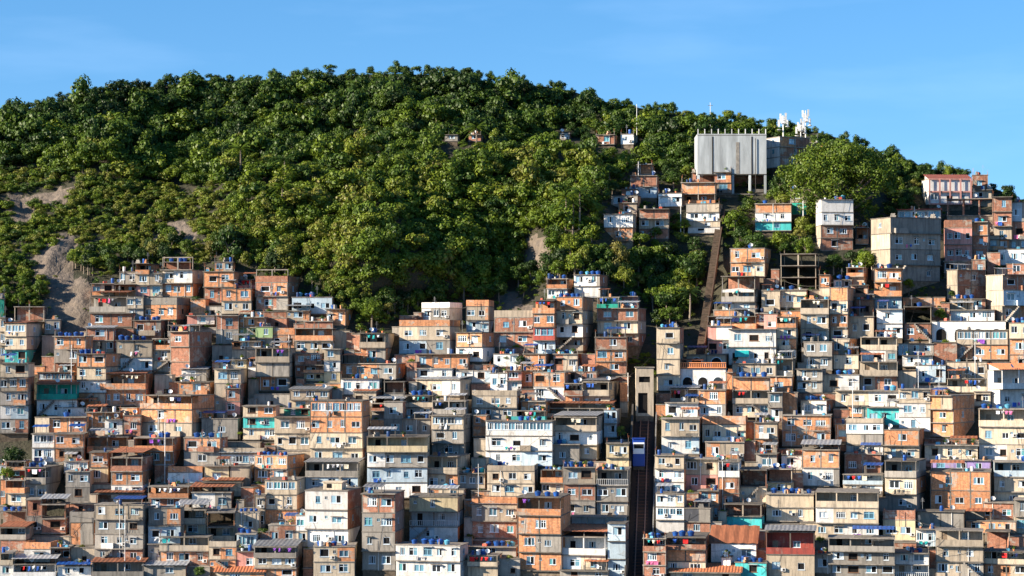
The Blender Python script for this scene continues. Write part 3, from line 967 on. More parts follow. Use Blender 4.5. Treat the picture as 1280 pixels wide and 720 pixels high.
    if not skel and W > 4.5 and nst >= 2 and rnd.random() < .16:
        m = MB(); fh = Hm / tot; x_a = x_l + .2 if rnd.random() < .5 else x_r - .2; sg = 1 if x_a < 0 else -1; n_ = 10; run = min(W - .6, 3.0); yy = min(jet)
        for q in range(n_): m.box(*sorted((x_a + sg * run * q / n_, x_a + sg * run * (q + 1) / n_)), yy - .95, yy - .1, fh * q / n_ - .12, fh * (q + 1) / n_, CONC)
        m.obj('outside_stair', root)
    if rnd.random() < .4 and not skel:
        a = link('satellite_dish', dish_mesh(), root); a.location = (rnd.uniform(x_l + .3, x_r - .3), .25, tz + .001)
    if rnd.random() < .22 and not skel:
        m = MB(); xx = rnd.uniform(x_l * .8, x_r * .8); m.tube((xx, -.45 if rnd.random() < .3 else -.12, 0), (xx, -.12, tz), .05, .05, PIPE, 5); m.obj('drain_pipe', root)
    if rnd.random() < .25 and not skel:
        m = MB(); xx = rnd.uniform(x_l * .8, x_r * .8); m.tube((xx, 1, tz), (xx, 1, tz + 2.2), .025, .02, METAL, 4)
        for k in range(4): m.tube((xx - .35 + k * .05, 1, tz + 1.5 + k * .18), (xx + .35 - k * .05, 1, tz + 1.5 + k * .18), .014, .014, METAL, 4)
        m.obj('antenna', root)
    st = NUM[nst] if nst < 8 else str(nst)
    size = 'wide' if (x1 - x0) > 62 else ('narrow' if (x1 - x0) < 20 else '')
    kindw = {'concrete_shell': 'bare concrete shell', 'shack': 'hut', 'house': 'house', 'apartment_building': 'block'}[name]
    feat = ''
    if 'A' in fl: feat = ' with arched windows'
    elif 'R' in roof: feat = ' with sloping rust roof' if x0 == 889 else ' with orange tiled roof'
    elif 'H' in roof: feat = ' with rooftop hut'
    elif 's' in roof: feat = ' under metal sheeting'
    elif 'T' in roof: feat = ' topped by tanks'
    elif 'V' in fl: feat = ' with open veranda'
    elif 'G' in fl: feat = ' with glazed strip'
    zn, rw = zone(xc), row(y1)
    bw = WORD[[f for f in floors][-1][0]]; short = top if top == bw else f'{top} over {bw}'
    want(root, xc, y0, [fit(f'{st} storey {phrase} {kindw}{feat}, {zn}', f'{st} storey {phrase} {kindw}, {zn}', f'{st} storey {short} {kindw}, {zn}'),
         fit(f'{st} storey {phrase} {kindw}{feat}, {rw} {zn}', f'{st} storey {short} {kindw}{feat}, {rw} {zn}', f'{st} storey {phrase} {kindw}, {rw} {zn}', f'{st} storey {short} {kindw}, {rw} {zn}')])
    # tanks
    if 'T' in roof:
        n = int(roof[roof.index('T') + 1]); hp = f'{top} {"block" if name == "apartment_building" else ("shell" if skel else "house")} roof'
        sp = min(1.35, (W - 1.0) / max(1, n)); st_x = rnd.uniform(x_l + .7, max(x_l + .71, x_r - .7 - sp * (n - 1)))
        for i in range(n):
            lx, ly = st_x + i * sp, rnd.uniform(.75, 1.3); k = rnd.choices((0, 1, 2, 3), (5, 5, 1.6, .4))[0]; lx += rnd.uniform(-.25, .25) * sp
            sc_ = min(1.0, sp / 1.22) * rnd.uniform(.8, 1.08)
            bm, lm = TP[k]; a = -psi
            o = link('water_tank', bm); o.location = (pos.x + lx * math.cos(a) - ly * math.sin(a), pos.y + lx * math.sin(a) + ly * math.cos(a), pos.z + tz); o.scale = (sc_,) * 3
            o['category'] = 'water tank'; o['group'] = 'water tanks standing on the roofs'; link('lid', lm, o)
            cw = ('blue', 'blue', 'light blue', 'teal')[k]
            w = 'lone' if n == 1 else (ORD[i] + (' ' if i == 0 else ' from left ') + ('of ' + NUM[n]))
            if n == 1: lab = f'lone {cw} tank on {hp}, {rw}, {zn}'
            elif i == 0: lab = f'leftmost of {NUM[n]} tanks on {hp}, {rw}, {zn}'
            elif i == n - 1: lab = f'rightmost of {NUM[n]} tanks on {hp}, {rw}, {zn}'
            else: lab = f'{ORD[i]} of {NUM[n]} tanks on {hp}, {rw}, {zn}'
            want(o, px_of(o.location)[0], y0, [lab])
    if not any(q in roof for q in 'RsCH') and tops not in 'PO' and rnd.random() < .5 and W > 3.5 and 'T' not in roof and y0 > 330:
        wd = W * rnd.uniform(.35, .6); xa = x_l + .2 if rnd.random() < .5 else x_r - .2 - wd; hh = rnd.uniform(.9, 1.6); yb = min(Ld - .2, 3)
        for cx in (xa + .05, xa + wd - .05):
            for ya in (.15, yb - .2): pm = MB(); pm.box(cx - .05, cx + .05, ya, ya + .1, tz, tz + hh - .02, CONC); pm.obj('roof_post', root)
        corr(rnd.choice((METAL, RUST, METAL, BLUE)), tz + hh, tz + hh + .3, -.1, yb, xa - .2, xa + wd + .2).obj('terrace_cover', root)
    if not any(q in roof for q in 'RsH') and tops not in 'PO' and rnd.random() < .8:
        for q in range(rnd.choice((1, 2, 3, 4))):
            kd = rnd.randrange(4); lx, ly = rnd.uniform(x_l + .4, x_r - .4), rnd.uniform(.05, .5); a = -psi
            mesh, nm, ct, ds = CLUT[kd]; k2 = rnd.randrange(len(mesh)); o = link(nm, mesh[k2]); o.location = (pos.x + lx * math.cos(a) - ly * math.sin(a), pos.y + lx * math.sin(a) + ly * math.cos(a), pos.z + tz)
            o.rotation_euler.z = rnd.uniform(0, 6); z_ = rnd.uniform(.8, 1.2); o.scale = (z_,) * 3; o['category'] = ct; o['group'] = 'odds and ends left on the roofs'
            want(o, px_of(o.location)[0], y0, [f'{ds[k2]} on {top} {"block" if name == "apartment_building" else "house"} roof, {rw}, {zn}'])
    ph = f'{top} {"block" if name == "apartment_building" else "house"}, {rw} {zn}'
    for zz, ov, ztop in balc:
        if rnd.random() < (.62 if ztop else .8) and W > 2.2:
            cwid = min(W - .8, rnd.uniform(1.6, 4.5)); a = rnd.uniform(x_l + .3, x_r - .3 - cwid)
            if ztop: clothesline(root, a, a + cwid, -ov - .12, min(zz, ztop - .12) , xc, y0, ph)
            else: clothesline(root, a, a + min(cwid, 2.2), -ov, zz, xc, y0, ph)
    HOUSES.append(dict(x0=x0 - max(0, -(s or 0)), x1=x1 + max(0, (s or 0)), y0=y0, y1=y1, D=D, root=root, W=W, L=Ld, H=tz, top=top, xc=xc))

def px_of(v):
    d = Vector(v) - Vector((0, 0, CAMZ)); cz = d.y * math.cos(PITCH) + d.z * math.sin(PITCH); cy = -d.y * math.sin(PITCH) + d.z * math.cos(PITCH)
    return 640 + F * d.x / cz, 360 - F * cy / cz
for idx, ln in enumerate(DATA.strip().split('\n')):
    q = ln.split()
    build_house(int(q[0]), int(q[1]), None if q[2] == '.' else int(q[2]), int(q[3]), int(q[4]), q[5], q[6] if len(q) > 6 else '', idx)

# ------------------------------------------------------------------ walls holding up the slope in the gaps between the houses
def gap_walls():
    r = random.Random(9); C = 3; occ = {}
    for h in HOUSES:
        for gx in range(int(h['x0'] // C), int(h['x1'] // C) + 1):
            for gy in range(int(h['y0'] // C), int(h['y1'] // C) + 1): occ[gx, gy] = 1
    def free(gx, gy):
        x, y = gx * C, gy * C
        if (gx, gy) in occ or x < 0 or x > 1279 or y > 715: return False
        if 784 < x < 822 and y > 440: return False
        if 866 < x < 912 and y < 470: return False
        if 780 < x < 822 and y > 380: return False
        if y < interp(TOWN, x): return False
        if x < 44 and 540 < y < 600: return False
        return True
    out = []
    for gy in range(255 // C, 716 // C):
        for gx in range(0, 1280 // C):
            if not free(gx, gy): continue
            w = 1
            while w < 16 and free(gx + w, gy): w += 1
            if w < 2: continue
            h = 1
            while h < 8 and all(free(gx + i, gy + h) for i in range(w)): h += 1
            if h * C < 5: continue
            for i in range(w):
                for j in range(h): occ[gx + i, gy + j] = 1
            out.append((gx * C - 2, (gx + w) * C + 2, gy * C + r.choice((0, 1, 2)), (gy + h) * C + 3))
    for x0, x1, y0, y1 in out:
        xc = (x0 + x1) / 2; D = depth(xc, y1) + 1.0; pp = F / D; c = r.choice('bbokgkbg'); W = (x1 - x0) / pp; H = (y1 - y0) / pp; m = wallmat(c)
        o = thing('retaining_wall', 'wall', P(xc, y1, D), R(r.uniform(-14, -2)), group='rough walls filling gaps between the houses'); o['kind'] = 'thing'
        b = MB(); hl = []
        if W > 3 and H > 1.6 and r.random() < .6: a = W * r.uniform(.2, .6); hl = [(a, a + .8, .5, 1.3)]
        b.face((-W / 2, 0, 0), (1, 0), (0, 1), W, H, hl, m); b.face((W / 2, 0, 0), (0, 1), (-1, 0), 3, H, [], m); b.face((-W / 2, 3, 0), (0, -1), (1, 0), 3, H, [], m); b.obj('wall', o)
        for q in hl: put_window(o, -W / 2 + (q[0] + q[1]) / 2, 0, q[2], .8, .8, 5)
        b = MB(); b.box(-W / 2 - .05, W / 2 + .05, -.12, 3.05, H, H + .12, CONC); b.obj('coping', o)
        b = MB(); b.box(-W / 2 + .03, W / 2 - .03, .05, 3, -6, -.001, FOUND); b.obj('foundation', o)
        want(o, xc, y0, [f'small {WORD[c]} wall wedged in a gap, {row(y1)}, {zone(xc)}'])
        if r.random() < .35:
            g = link('shrub', CMESH0[r.randrange(len(CMESH0))]); g.location = P(xc + r.uniform(-4, 4), y0, D - .1) + Vector((0, .8, -.2)); q = r.uniform(.6, 1.3); g.scale = (q, q, q * .8)
            g['category'] = 'shrub'; g['group'] = 'shrubs growing in the gaps'; want(g, xc, y0, [f'small green shrub in a gap, {row(y1)}, {zone(xc)}'])
    print('gap walls', len(out))
TOWN = [(0, 400), (56, 402), (62, 418), (100, 418), (112, 392), (150, 358), (200, 345), (330, 345), (365, 385), (400, 395), (440, 415), (490, 412), (500, 392), (560, 385), (616, 385), (660, 385), (690, 366), (750, 372), (780, 400), (783, 470),
        (822, 410), (870, 445), (912, 350), (960, 330), (975, 340), (1020, 362), (1060, 358), (1090, 362), (1130, 372), (1176, 372), (1184, 300), (1215, 262), (1280, 268)]
CMESH0 = []
# ------------------------------------------------------------------ terrain
ROCK = [(64, 330, 26, 15), (84, 352, 22, 14), (74, 376, 22, 14), (86, 398, 30, 16), (64, 404, 22, 12), (98, 366, 20, 22), (82, 304, 14, 12), (60, 243, 26, 7), (84, 236, 16, 6), (24, 256, 16, 18), (58, 316, 12, 8),
        (224, 283, 18, 7), (238, 292, 8, 8), (194, 293, 10, 4), (670, 315, 18, 22), (636, 364, 16, 8), (650, 378, 20, 7)]
def rockness(px, py):
    nz = .55 * noise.noise(Vector((px * .09, py * .13, 3))) 
    return nz + max((1 - ((px - a) / c) ** 2 - ((py - b) / d) ** 2) for a, b, c, d in ROCK)
def build_terrain():
    xs = list(range(-520, 1861, 5)); rows = 190
    verts = []; rk = []
    for j in range(rows + 1):
        t = j / rows
        for px in xs:
            c = crest(px); py = 1000 + (c - 1000) * t
            v = G(px, py, 1.6 if py > 330 else .6); n = noise.noise(Vector((v.x * .05, v.y * .05, 0))) * 1.2 + (noise.fractal(Vector((v.x * .22, v.y * .1, 4)), .6, 2.2, 4) * 1.1 if rockness(px, py) > -.4 else 0)
            verts.append((v.x, v.y, v.z + n * (1 if py < 400 else .3))); rk.append(1.0 if rockness(px, py) > -.15 else 0.0)
    nb = 14
    for k in range(1, nb + 1):
        for px in xs:
            c = crest(px); v = G(px, c); s = k / nb
            verts.append((v.x * (1 + .5 * s), v.y + 260 * s, v.z * (1 - s ** 1.6) - 3 * s)); rk.append(0.0)
    front = len(xs)
    faces = []
    for j in range(rows + nb):
        for i in range(front - 1):
            a = j * front + i; faces.append((a, a + 1, a + front + 1, a + front))
    me = bpy.data.meshes.new('hillside'); me.from_pydata(verts, [], faces)
    at = me.attributes.new('rock', 'FLOAT', 'POINT'); at.data.foreach_set('value', rk)
    me.polygons.foreach_set('use_smooth', [True] * len(faces)); me.update()
    def b(nt, bs):
        a = N(nt, 'ShaderNodeAttribute'); a.attribute_name = 'rock'
        n1 = pos_noise(nt, (.12, .12, .3), 6, .7, 1); n2 = pos_noise(nt, (.9, .9, .9), 4, .65, 3)
        soil = mixc(nt, ramp(nt, n1, .35, .65), (.018, .022, .009), (.045, .038, .022))  # soil colour darkened to stand for the shade in gaps between houses
        rc = mixc(nt, ramp(nt, n2, .25, .75), (.21, .165, .125), (.055, .048, .045))
        rc = mixc(nt, ramp(nt, n1, .42, .58, 0, .65), rc, (.12, .095, .07))
        ad = N(nt, 'ShaderNodeMath', operation='ADD'); L(nt, a.outputs['Fac'], ad.inputs[0]); L(nt, ramp(nt, n2, .3, .7, -.3, .3), ad.inputs[1])
        L(nt, mixc(nt, ramp(nt, ad.outputs[0], .4, .6), soil, rc), bs.inputs['Base Color']); bs.inputs['Roughness'].default_value = .95
        bp = N(nt, 'ShaderNodeBump'); bp.inputs['Strength'].default_value = .9; bp.inputs['Distance'].default_value = .6; L(nt, n2, bp.inputs['Height']); L(nt, bp.outputs[0], bs.inputs['Normal'])
    me.materials.append(newmat('hillside_soil_and_rock', b))
    o = link('hillside', me); o['kind'] = 'structure'
    g = MB(); g.quad((-6000, -3000, 0), (6000, -3000, 0), (6000, 9000, 0), (-6000, 9000, 0), flat('city_ground', (.10, .095, .085), .95, scale=(.05, .05, .05)))
    go = g.obj('ground'); go['kind'] = 'structure'
build_terrain()

# ------------------------------------------------------------------ foliage
def rand_dirs(n, up=0.0, r=rng):
    v = r.normal(size=(n, 3)); v[:, 2] += up; v /= np.linalg.norm(v, axis=1)[:, None]; return v
def leaf_quads(c, nrm, size, r=rng):
    """one rhombic leaf clump per centre"""
    n = len(c); a = np.cross(nrm, r.normal(size=(n, 3))); a /= np.linalg.norm(a, axis=1)[:, None] + 1e-9; b = np.cross(nrm, a)
    s = (size * r.uniform(.6, 1.3, n))[:, None]; s2 = s * r.uniform(.45, .8, (n, 1))
    v = np.stack([c - a * s, c - b * s2, c + a * s, c + b * s2 + nrm * s * .25], axis=1)
    return v.reshape(-1, 3)
def crown_proto(lumps, per, lsize, flatness=.7, seed=0, spread=.62, lr=(.26, .42), core=True):
    r = np.random.default_rng(seed); vs = []
    for i in range(lumps):
        d = rand_dirs(1, .5, r)[0]; rad = r.uniform(.35, 1) ** .6 * spread
        c = d * rad; c[2] = c[2] * flatness + .25; q = r.uniform(*lr)
        n = int(per * (q / lr[1]) ** 2); dd = rand_dirs(n, .35, r); pos = c + dd * q * r.uniform(.7, 1.08, (n, 1)) * np.array([1, 1, .8])
        nn = dd + r.normal(size=(n, 3)) * .36; nn /= np.linalg.norm(nn, axis=1)[:, None]
        vs.append(leaf_quads(pos, nn, lsize, r))
        ro = q * .5; cc = []  # added opaque blobs inside each lump block light and deepen the crown's shadows
        for a in range(5 if core else 0):
            for b in range(3):
                def sp_(u, w): return c + ro * np.array([math.cos(u) * math.sin(w), math.sin(u) * math.sin(w), .85 * math.cos(w)])
                u0, u1, w0, w1 = a * 1.2566, (a + 1) * 1.2566, b * 1.0472, (b + 1) * 1.0472
                cc += [sp_(u0, w1), sp_(u1, w1), sp_(u1, w0), sp_(u0, w0)]
        if cc: vs.append(np.array(cc))
    return np.concatenate(vs)
CP = [crown_proto(18, 110, .062, .75, 1), crown_proto(22, 90, .056, .95, 2), crown_proto(15, 130, .062, .6, 3, .68), crown_proto(26, 76, .054, .8, 4, .6, (.2, .34)), crown_proto(13, 140, .066, 1.1, 5, .5)]
CPL = [crown_proto(11, 84, .078, .8, 21, .6, (.3, .45)), crown_proto(13, 72, .075, .95, 22, .6, (.26, .4)), crown_proto(10, 90, .078, .7, 23, .66, (.3, .45)), crown_proto(14, 66, .074, .85, 24, .6, (.22, .36)), crown_proto(8, 90, .08, 1.7, 25, .42, (.26, .4)), crown_proto(9, 86, .082, .42, 26, .75, (.26, .4))]
def mesh_np(name, v, mat, tint=None, extra=None):
    """quads from an (n*4,3) array, plus optional MB geometry"""
    nq = len(v) // 4; me = bpy.data.meshes.new(name); ev = np.array(extra.v, dtype=np.float32) if extra else np.zeros((0, 3)); ef = extra.f if extra else []
    nv = len(v) + len(ev); me.vertices.add(nv); me.vertices.foreach_set('co', np.concatenate([v, ev]).astype(np.float32).ravel())
    sizes = np.concatenate([np.full(nq, 4), np.array([len(f) for f in ef], dtype=int)]).astype(np.int32)
    idx = np.concatenate([np.arange(nq * 4), np.array([i + len(v) for f in ef for i in f], dtype=int)]).astype(np.int32)
    me.loops.add(len(idx)); me.loops.foreach_set('vertex_index', idx); me.polygons.add(len(sizes))
    st = np.concatenate([[0], np.cumsum(sizes)[:-1]]).astype(np.int32); me.polygons.foreach_set('loop_start', st); me.polygons.foreach_set('loop_total', sizes)
    me.materials.append(mat)
    if extra:
        me.materials.append(BARK); me.polygons.foreach_set('material_index', np.concatenate([np.zeros(nq), np.ones(len(ef))]).astype(np.int32))
    if tint is not None:
        at = me.attributes.new('tint', 'FLOAT', 'POINT'); at.data.foreach_set('value', np.concatenate([tint, np.zeros(len(ev))]).astype(np.float32))
    me.update(calc_edges=True); return me
CMESH = [mesh_np('crown', p, LEAF) for p in CP]; CMESH0 += CMESH; gap_walls()
def trunk_mesh():
    m = MB(); m.tube((0, 0, -1.2), (.03, 0, .3), .07, .045, BARK, 6)
    for a in range(5):
        t = a * 1.3; m.tube((.02, 0, .05 + a * .05), (.4 * math.cos(t), .4 * math.sin(t), .5), .03, .012, BARK, 5)
    return m.mesh('trunk')
TRK = trunk_mesh()
TREES = []
def tree(px, py, wpx, kind=None, hf=.8, name='broadleaf_tree', cands=None, lift=.35, D=None, group='trees among and above the houses'):
    D = D or depth(px, py); ppm = F / D; r = wpx / ppm / 2; base = P(px, py, D); base.z -= 1.0
    k = kind if kind is not None else random.randrange(5)
    o = thing(name, 'tree', base, random.uniform(0, 6.28), group=group)
    cz = r * (lift + .1) + 1.0
    c = link('crown', CMESH[k], o); c.location = (0, 0, cz); c.scale = (r, r, r * hf * 1.15)
    t = link('trunk', TRK, o); t.location = (0, 0, cz); t.scale = (r, r, max(r, cz / 1.2))
    want(o, px, py, cands or ['leafy tree'])
    TREES.append((px, py, wpx)); return o

FB = [(-60, 372), (0, 385), (50, 383), (60, 350), (108, 335), (112, 350), (150, 338), (180, 330), (240, 326), (300, 326), (350, 345), (372, 368), (425, 392), (455, 412), (500, 392), (560, 378), (640, 376),
      (684, 348), (750, 345), (780, 372), (815, 402), (850, 405), (885, 345), (900, 312), (960, 318), (1020, 322), (1040, 345), (1095, 338), (1110, 290), (1150, 300), (1180, 260), (1216, 236), (1260, 262), (1300, 280)]
def blocked(px, py, w):
    for h in HOUSES:
        if h['x0'] - w * .35 < px < h['x1'] + w * .35 and h['y0'] - 2 < py < h['y1'] + w * .75:
            if py > h['y1'] - 1 or py > h['y0'] + 4: return True
    return False
def tank_block(px, py): return 866 < px < 964 and 205 < py < 262
def ramp_block(px, py):
    if 262 < py < 480:
        xr = 900 + (872 - 900) * (py - 282) / 158; return abs(px - xr - 3) < 17
    return False
fv = []; ft = []; trunks = MB(); nstuff = 0; indiv = []
py = 86.0
while py < 420:
    # screen spacing grows towards the camera
    px = -40 + random.uniform(0, 14)
    while px < 1320:
        fb = interp(FB, px) + (30 if px > 1170 else 0); c = crest(px)
        small = px < 290 and py > 205 + .12 * px
        w = random.uniform(12, 24) if small else random.choice((12, 15, 18, 22, 27, 33, 17, 20, 40)) * random.uniform(.85, 1.15)
        if py < c + 22: w = random.uniform(10, 19)
        if px > 1100: w = random.uniform(13, 22)
        jj = 9 if small else 5
        x, y = px + random.uniform(-jj, jj), py + random.uniform(-jj, jj)
        if y >= c + 1 and y < fb and rockness(x, y) < 0 and rockness(x, y - w * .4) < .35 and not blocked(x, y, w) and not tank_block(x, y) and not ramp_block(x, y) and not (990 < x < 1110 and 235 < y < 282) and not (1165 < x and y > crest(x) + 24):
            indiv.append((x, y, w, fb - y))
        px += max(8.0, w * (.38 if small else .5))
    py += 6 if py < 230 else 7.5
near = sorted([t for t in indiv if t[3] < 26 or (t[0] > 740 and t[1] > 225)], key=lambda t: -t[2])[:170]
ns = set(near)
for t in indiv:
    if t in ns: continue
    x, y, w, _ = t; D = depth(x, y); r = w * 1.2 / (F / D) / 2; b = P(x, y, D); b.z -= r * .35; k = random.randrange(6)
    v = CPL[k]; a = random.uniform(0, 6.28); ca, sa = math.cos(a), math.sin(a); hf = random.uniform(.75, 1.25)
    vx = (v[:, 0] * ca - v[:, 1] * sa) * r + b.x; vy = (v[:, 0] * sa + v[:, 1] * ca) * r + b.y; hgt = r * (random.uniform(.1, .6) + (max(0, random.gauss(0, .42)) if y > crest(x) + 14 else (.5 if random.random() < .12 else 0)) + .5 * max(0, noise.noise(Vector((b.x * .03, b.y * .03, 2))))) ; vz = v[:, 2] * r * hf + b.z + hgt
    scr = x < 290 and y > 205 + .12 * x
    if scr: vz = v[:, 2] * r * hf * .75 + b.z + r * random.uniform(.05, .45)
    fv.append(np.stack([vx, vy, vz], 1))
    f = noise.noise(Vector((b.x * .012, b.y * .012, 5))) * .6 + .38 + random.gauss(0, .2) + random.choice((0, .1, .45, .5)) * scr
    f += .28 * math.exp(-((x - 690) / 75) ** 2 - ((y - 225) / 38) ** 2) - .3 * math.exp(-((x - 838) / 28) ** 2 - ((y - 195) / 25) ** 2) + .15 * math.exp(-((x - 540) / 60) ** 2 - ((y - 250) / 40) ** 2)
    ft.append(np.repeat(np.clip(min(.93, max(0, f)) + rng.normal(0, .05, len(v) // 4), 0, 1), 4)); nstuff += 1
    if random.random() < .04 and not scr: trunks.tube((b.x, b.y, b.z - 1.5), (b.x + random.uniform(-.4, .4), b.y, b.z + hgt + r * .3), .05 * r + .05, .04 * r, BARK, 5)
# undergrowth between the crowns and on the ground
ug = []
for _ in range(1500):
    x = random.uniform(-30, 1300); y = random.uniform(95, 412)
    if y < crest(x) + 2 or y > interp(FB, x) + 6 or rockness(x, y) > .1 or blocked(x, y, 6): continue
    b = G(x, y); v = CPL[random.randrange(4)][::]; r = random.uniform(.7, 1.4); ug.append(v[:len(v) // 2 // 4 * 4] * r * 1.0 + np.array([b.x, b.y, b.z - .3]))
und = []
for _ in range(5200):
    x = random.uniform(-10, 1290); y = random.uniform(max(150, crest(x) + 3), interp(TOWN, x) + 18)
    if x < 740 and y < interp(FB, x) - 16 and rockness(x, y) < -.6 and not (x < 290 and y > 200): continue
    rk = rockness(x, y)
    if rk > .25 or (rk > -.1 and random.random() < .6) or ramp_block(x, y) or (784 < x < 822 and y > 455): continue
    if any(h['x0'] - 1 < x < h['x1'] + 1 and h['y0'] + 2 < y < h['y1'] + 1.5 for h in HOUSES): continue
    b = G(x, y); v = CPL[random.choice((0, 1, 2, 3, 5))]; r = random.uniform(.35, 1.0); q = v[:len(v) // 3 // 4 * 4] * np.array([r, r, r * random.uniform(.6, 1)]) + np.array([b.x, b.y, b.z - .5]); und.append((q, random.uniform(.3, .95)))
go = link('undergrowth', mesh_np('undergrowth', np.concatenate([q for q, _ in und]), LEAFS, np.concatenate([np.full(len(q), t) for q, t in und]))); go['kind'] = 'stuff'; go['label'] = 'low scrub and weeds on the open slopes'; go['category'] = 'undergrowth'
for v in ug: fv.append(v); ft.append(np.full(len(v), random.uniform(.3, .95)))
allv = np.concatenate(fv); allt = np.concatenate(ft)
fo = link('forest', mesh_np('forest', allv, LEAFS, allt, trunks)); fo['kind'] = 'stuff'; fo['label'] = 'dense green forest covering the upper hill'; fo['category'] = 'forest'
def near_house(px, py):
    best = min(HOUSES, key=lambda h: (max(h['x0'] - px, 0, px - h['x1'])) ** 2 + (max(h['y0'] - py, 0, py - h['y1'])) ** 2)
    rel = 'above' if py <= best['y0'] + 6 else ('left of' if px < best['xc'] else 'right of')
    return f"{rel} the {best['top']} house"
KW = ['round', 'bushy', 'spreading', 'dense', 'upright']
for x, y, w, _ in near:
    k = random.randrange(5); nh = near_house(x, y)
    tree(x, y, w * 1.1, k, random.uniform(.75, 1.15), cands=[f'{KW[k]} tree {nh}, {zone(x)}', f'{KW[k]} tree {nh}, {row(y)}, {zone(x)}'])

# trees standing among the houses: px, base py, width
for x, y, w, k, lab in [(650, 458, 20, 1, 'green tree in the gap left of the small orange house'), (633, 452, 12, 0, 'small brown green tree by the grey roofs'),
        (776, 546, 20, 4, 'dark tree on the left bank of the cable railway'), (186, 520, 12, 0, 'small green tree in front of the brick veranda'),
        (145, 517, 14, 2, 'low bush on the orange terrace edge'), (653, 503, 10, 0, 'small bare bush by the pinkish house'), (1214, 352, 20, 1, 'green tree over the yellow lit wall'),
        (1136, 362, 22, 3, 'dark green tree at the foot of the big grey block'), (1176, 402, 26, 3, 'dark bushy tree left of the white arcade house'), (1096, 418, 9, 4, 'climbing green plant on the tall narrow house'),
        (975, 312, 34, 1, 'bright green tree in front of the orange house'), (1000, 300, 22, 0, 'green tree right of the orange house below the big tree'), (948, 318, 26, 2, 'yellow green tree above the open shell'),
        (1082, 340, 38, 1, 'bright green tree left of the big grey block'), (1042, 338, 30, 2, 'light green bush above the orange roofs'), (1065, 330, 26, 0, 'green bush beside the brick tower house'),
        (800, 312, 36, 2, 'wide green tree under the ochre houses'), (826, 330, 40, 0, 'broad green tree above the ravine'), (855, 290, 26, 3, 'green tree before the cream house by the ramp'),
        (820, 298, 22, 1, 'pale green tree between two small houses'), (604, 692, 14, 0, 'small leafy tree by the brick walls at the bottom'), (845, 574, 8, 1, 'small green plant by the washing right of the rails'),
        (250, 722, 22, 3, 'leafless looking shrub at the bottom edge'), (17, 588, 46, 3, 'dark shaded bush left of the small white house'), (8, 604, 30, 1, 'dark shaded bush at the left edge'),
        (602, 376, 16, 4, 'small bright tree behind the brick tower'), (1190, 372, 14, 3, 'small tree on the wall below the shaded flats'),
        (300, 545, 9, 2, 'small palm like plant on the grey terrace'), (835, 532, 22, 2, 'row of shrubs on the pale roof right of the rails')]:
    tree(x, y, w, k, cands=[lab], D=depth(x, y) - 1.0)
for x, y, w in ((800, 462, 26), (812, 452, 26), (792, 452, 20), (818, 466, 18), (912, 268, 20), (925, 276, 26), (932, 286, 18), (915, 292, 20), (806, 444, 20)):
    D = depth(x, y); b = P(x, y, D); b.z -= .3; o = link('shrub', CMESH[random.randrange(5)]); r = w * D / F / 2; o.location = b; o.scale = (r, r, r * .6)
    o['category'] = 'shrub'; o['group'] = 'light green shrubs on the banks'
    want(o, x, y, ['light green shrub on the bank ' + ('above the station house' if y > 400 else 'below the concrete tank')])
# the giant spreading tree
v = crown_proto(230, 230, .0185, .66, 77, .84, (.08, .16), False); D = depth(1050, 285) - 4; b = P(1052, 283, D); S = F / D
o = thing('giant_tree', 'tree', b, 0, 'giant spreading tree with broad sunlit crown right of the concrete tank', None)
c = link('crown', mesh_np('crown', v, LEAFS, np.repeat(np.clip(rng.normal(.62, .12, len(v) // 4), 0, 1), 4)), o); c.scale = (86 / S, 70 / S, 84 / S); c.location = (0, 3, 6)
m = MB(); m.tube((0, 3, -4), (0, 3, 4), 1.0, .8, BARK, 9)
for a in range(9): m.tube((0, 3, 2 + a * .2), (9 * math.cos(a * .75), 3 + 6 * math.sin(a * .75), 8 + a % 3 * 2), .45, .15, BARK, 6)
m.obj('trunk', o)
# palms
def palm(px, py, hpx, lab, wpx=26):
    D = depth(px, py) - 2; ppm = F / D; H = hpx / ppm; o = thing('palm_tree', 'palm tree', P(px, py, D), 0, None, 'palms in the forest'); m = MB()
    m.tube((0, 0, -1), (.15, 0, H * .5), .22, .17, BARK, 7); m.tube((.15, 0, H * .5), (.1, 0, H), .17, .13, BARK, 7); m.obj('trunk', o)
    vs = []
    for i in range(18):
        t = i * 2.4; el = .9 - 1.5 * (i / 18); Lf = wpx / ppm / 2 * 1.25
        for s in np.linspace(.08, 1, 9):
            rr = Lf * s; z = H + rr * math.sin(el) - .35 * rr * rr / Lf; x, y = rr * math.cos(el) * math.cos(t), rr * math.cos(el) * math.sin(t)
            sd = np.array([-math.sin(t), math.cos(t), 0]); fw = np.array([math.cos(t), math.sin(t), 0]); p = np.array([x + .1, y, z])
            for g in (-1, 1):
                q = p + sd * g * .55 * (1.1 - s * .6) + fw * .25 - np.array([0, 0, .3]); vs += [p - fw * .1, q - fw * .06, q + fw * .06, p + fw * .12]
    link('crown', mesh_np('crown', np.array(vs), LEAF), o); want(o, px, py, [lab])
for a in ((707, 283, 38, 'leaning palm with pale trunk in the dark hollow'), (716, 287, 34, 'middle palm of the pale trunked clump'), (724, 281, 42, 'right palm of the pale trunked clump'),
          (270, 165, 24, 'palm with brown skirt in the upper left forest'), (355, 225, 26, 'palm rising from the mid forest slope'), (595, 185, 26, 'slim palm near the pink shacks in the forest'),
          (300, 215, 30, 'grey green palm in the left forest'), (862, 395, 30, 'banana like palm left of the ramp'), (352, 250, 18, 'low palm below another in mid forest')): palm(*a)

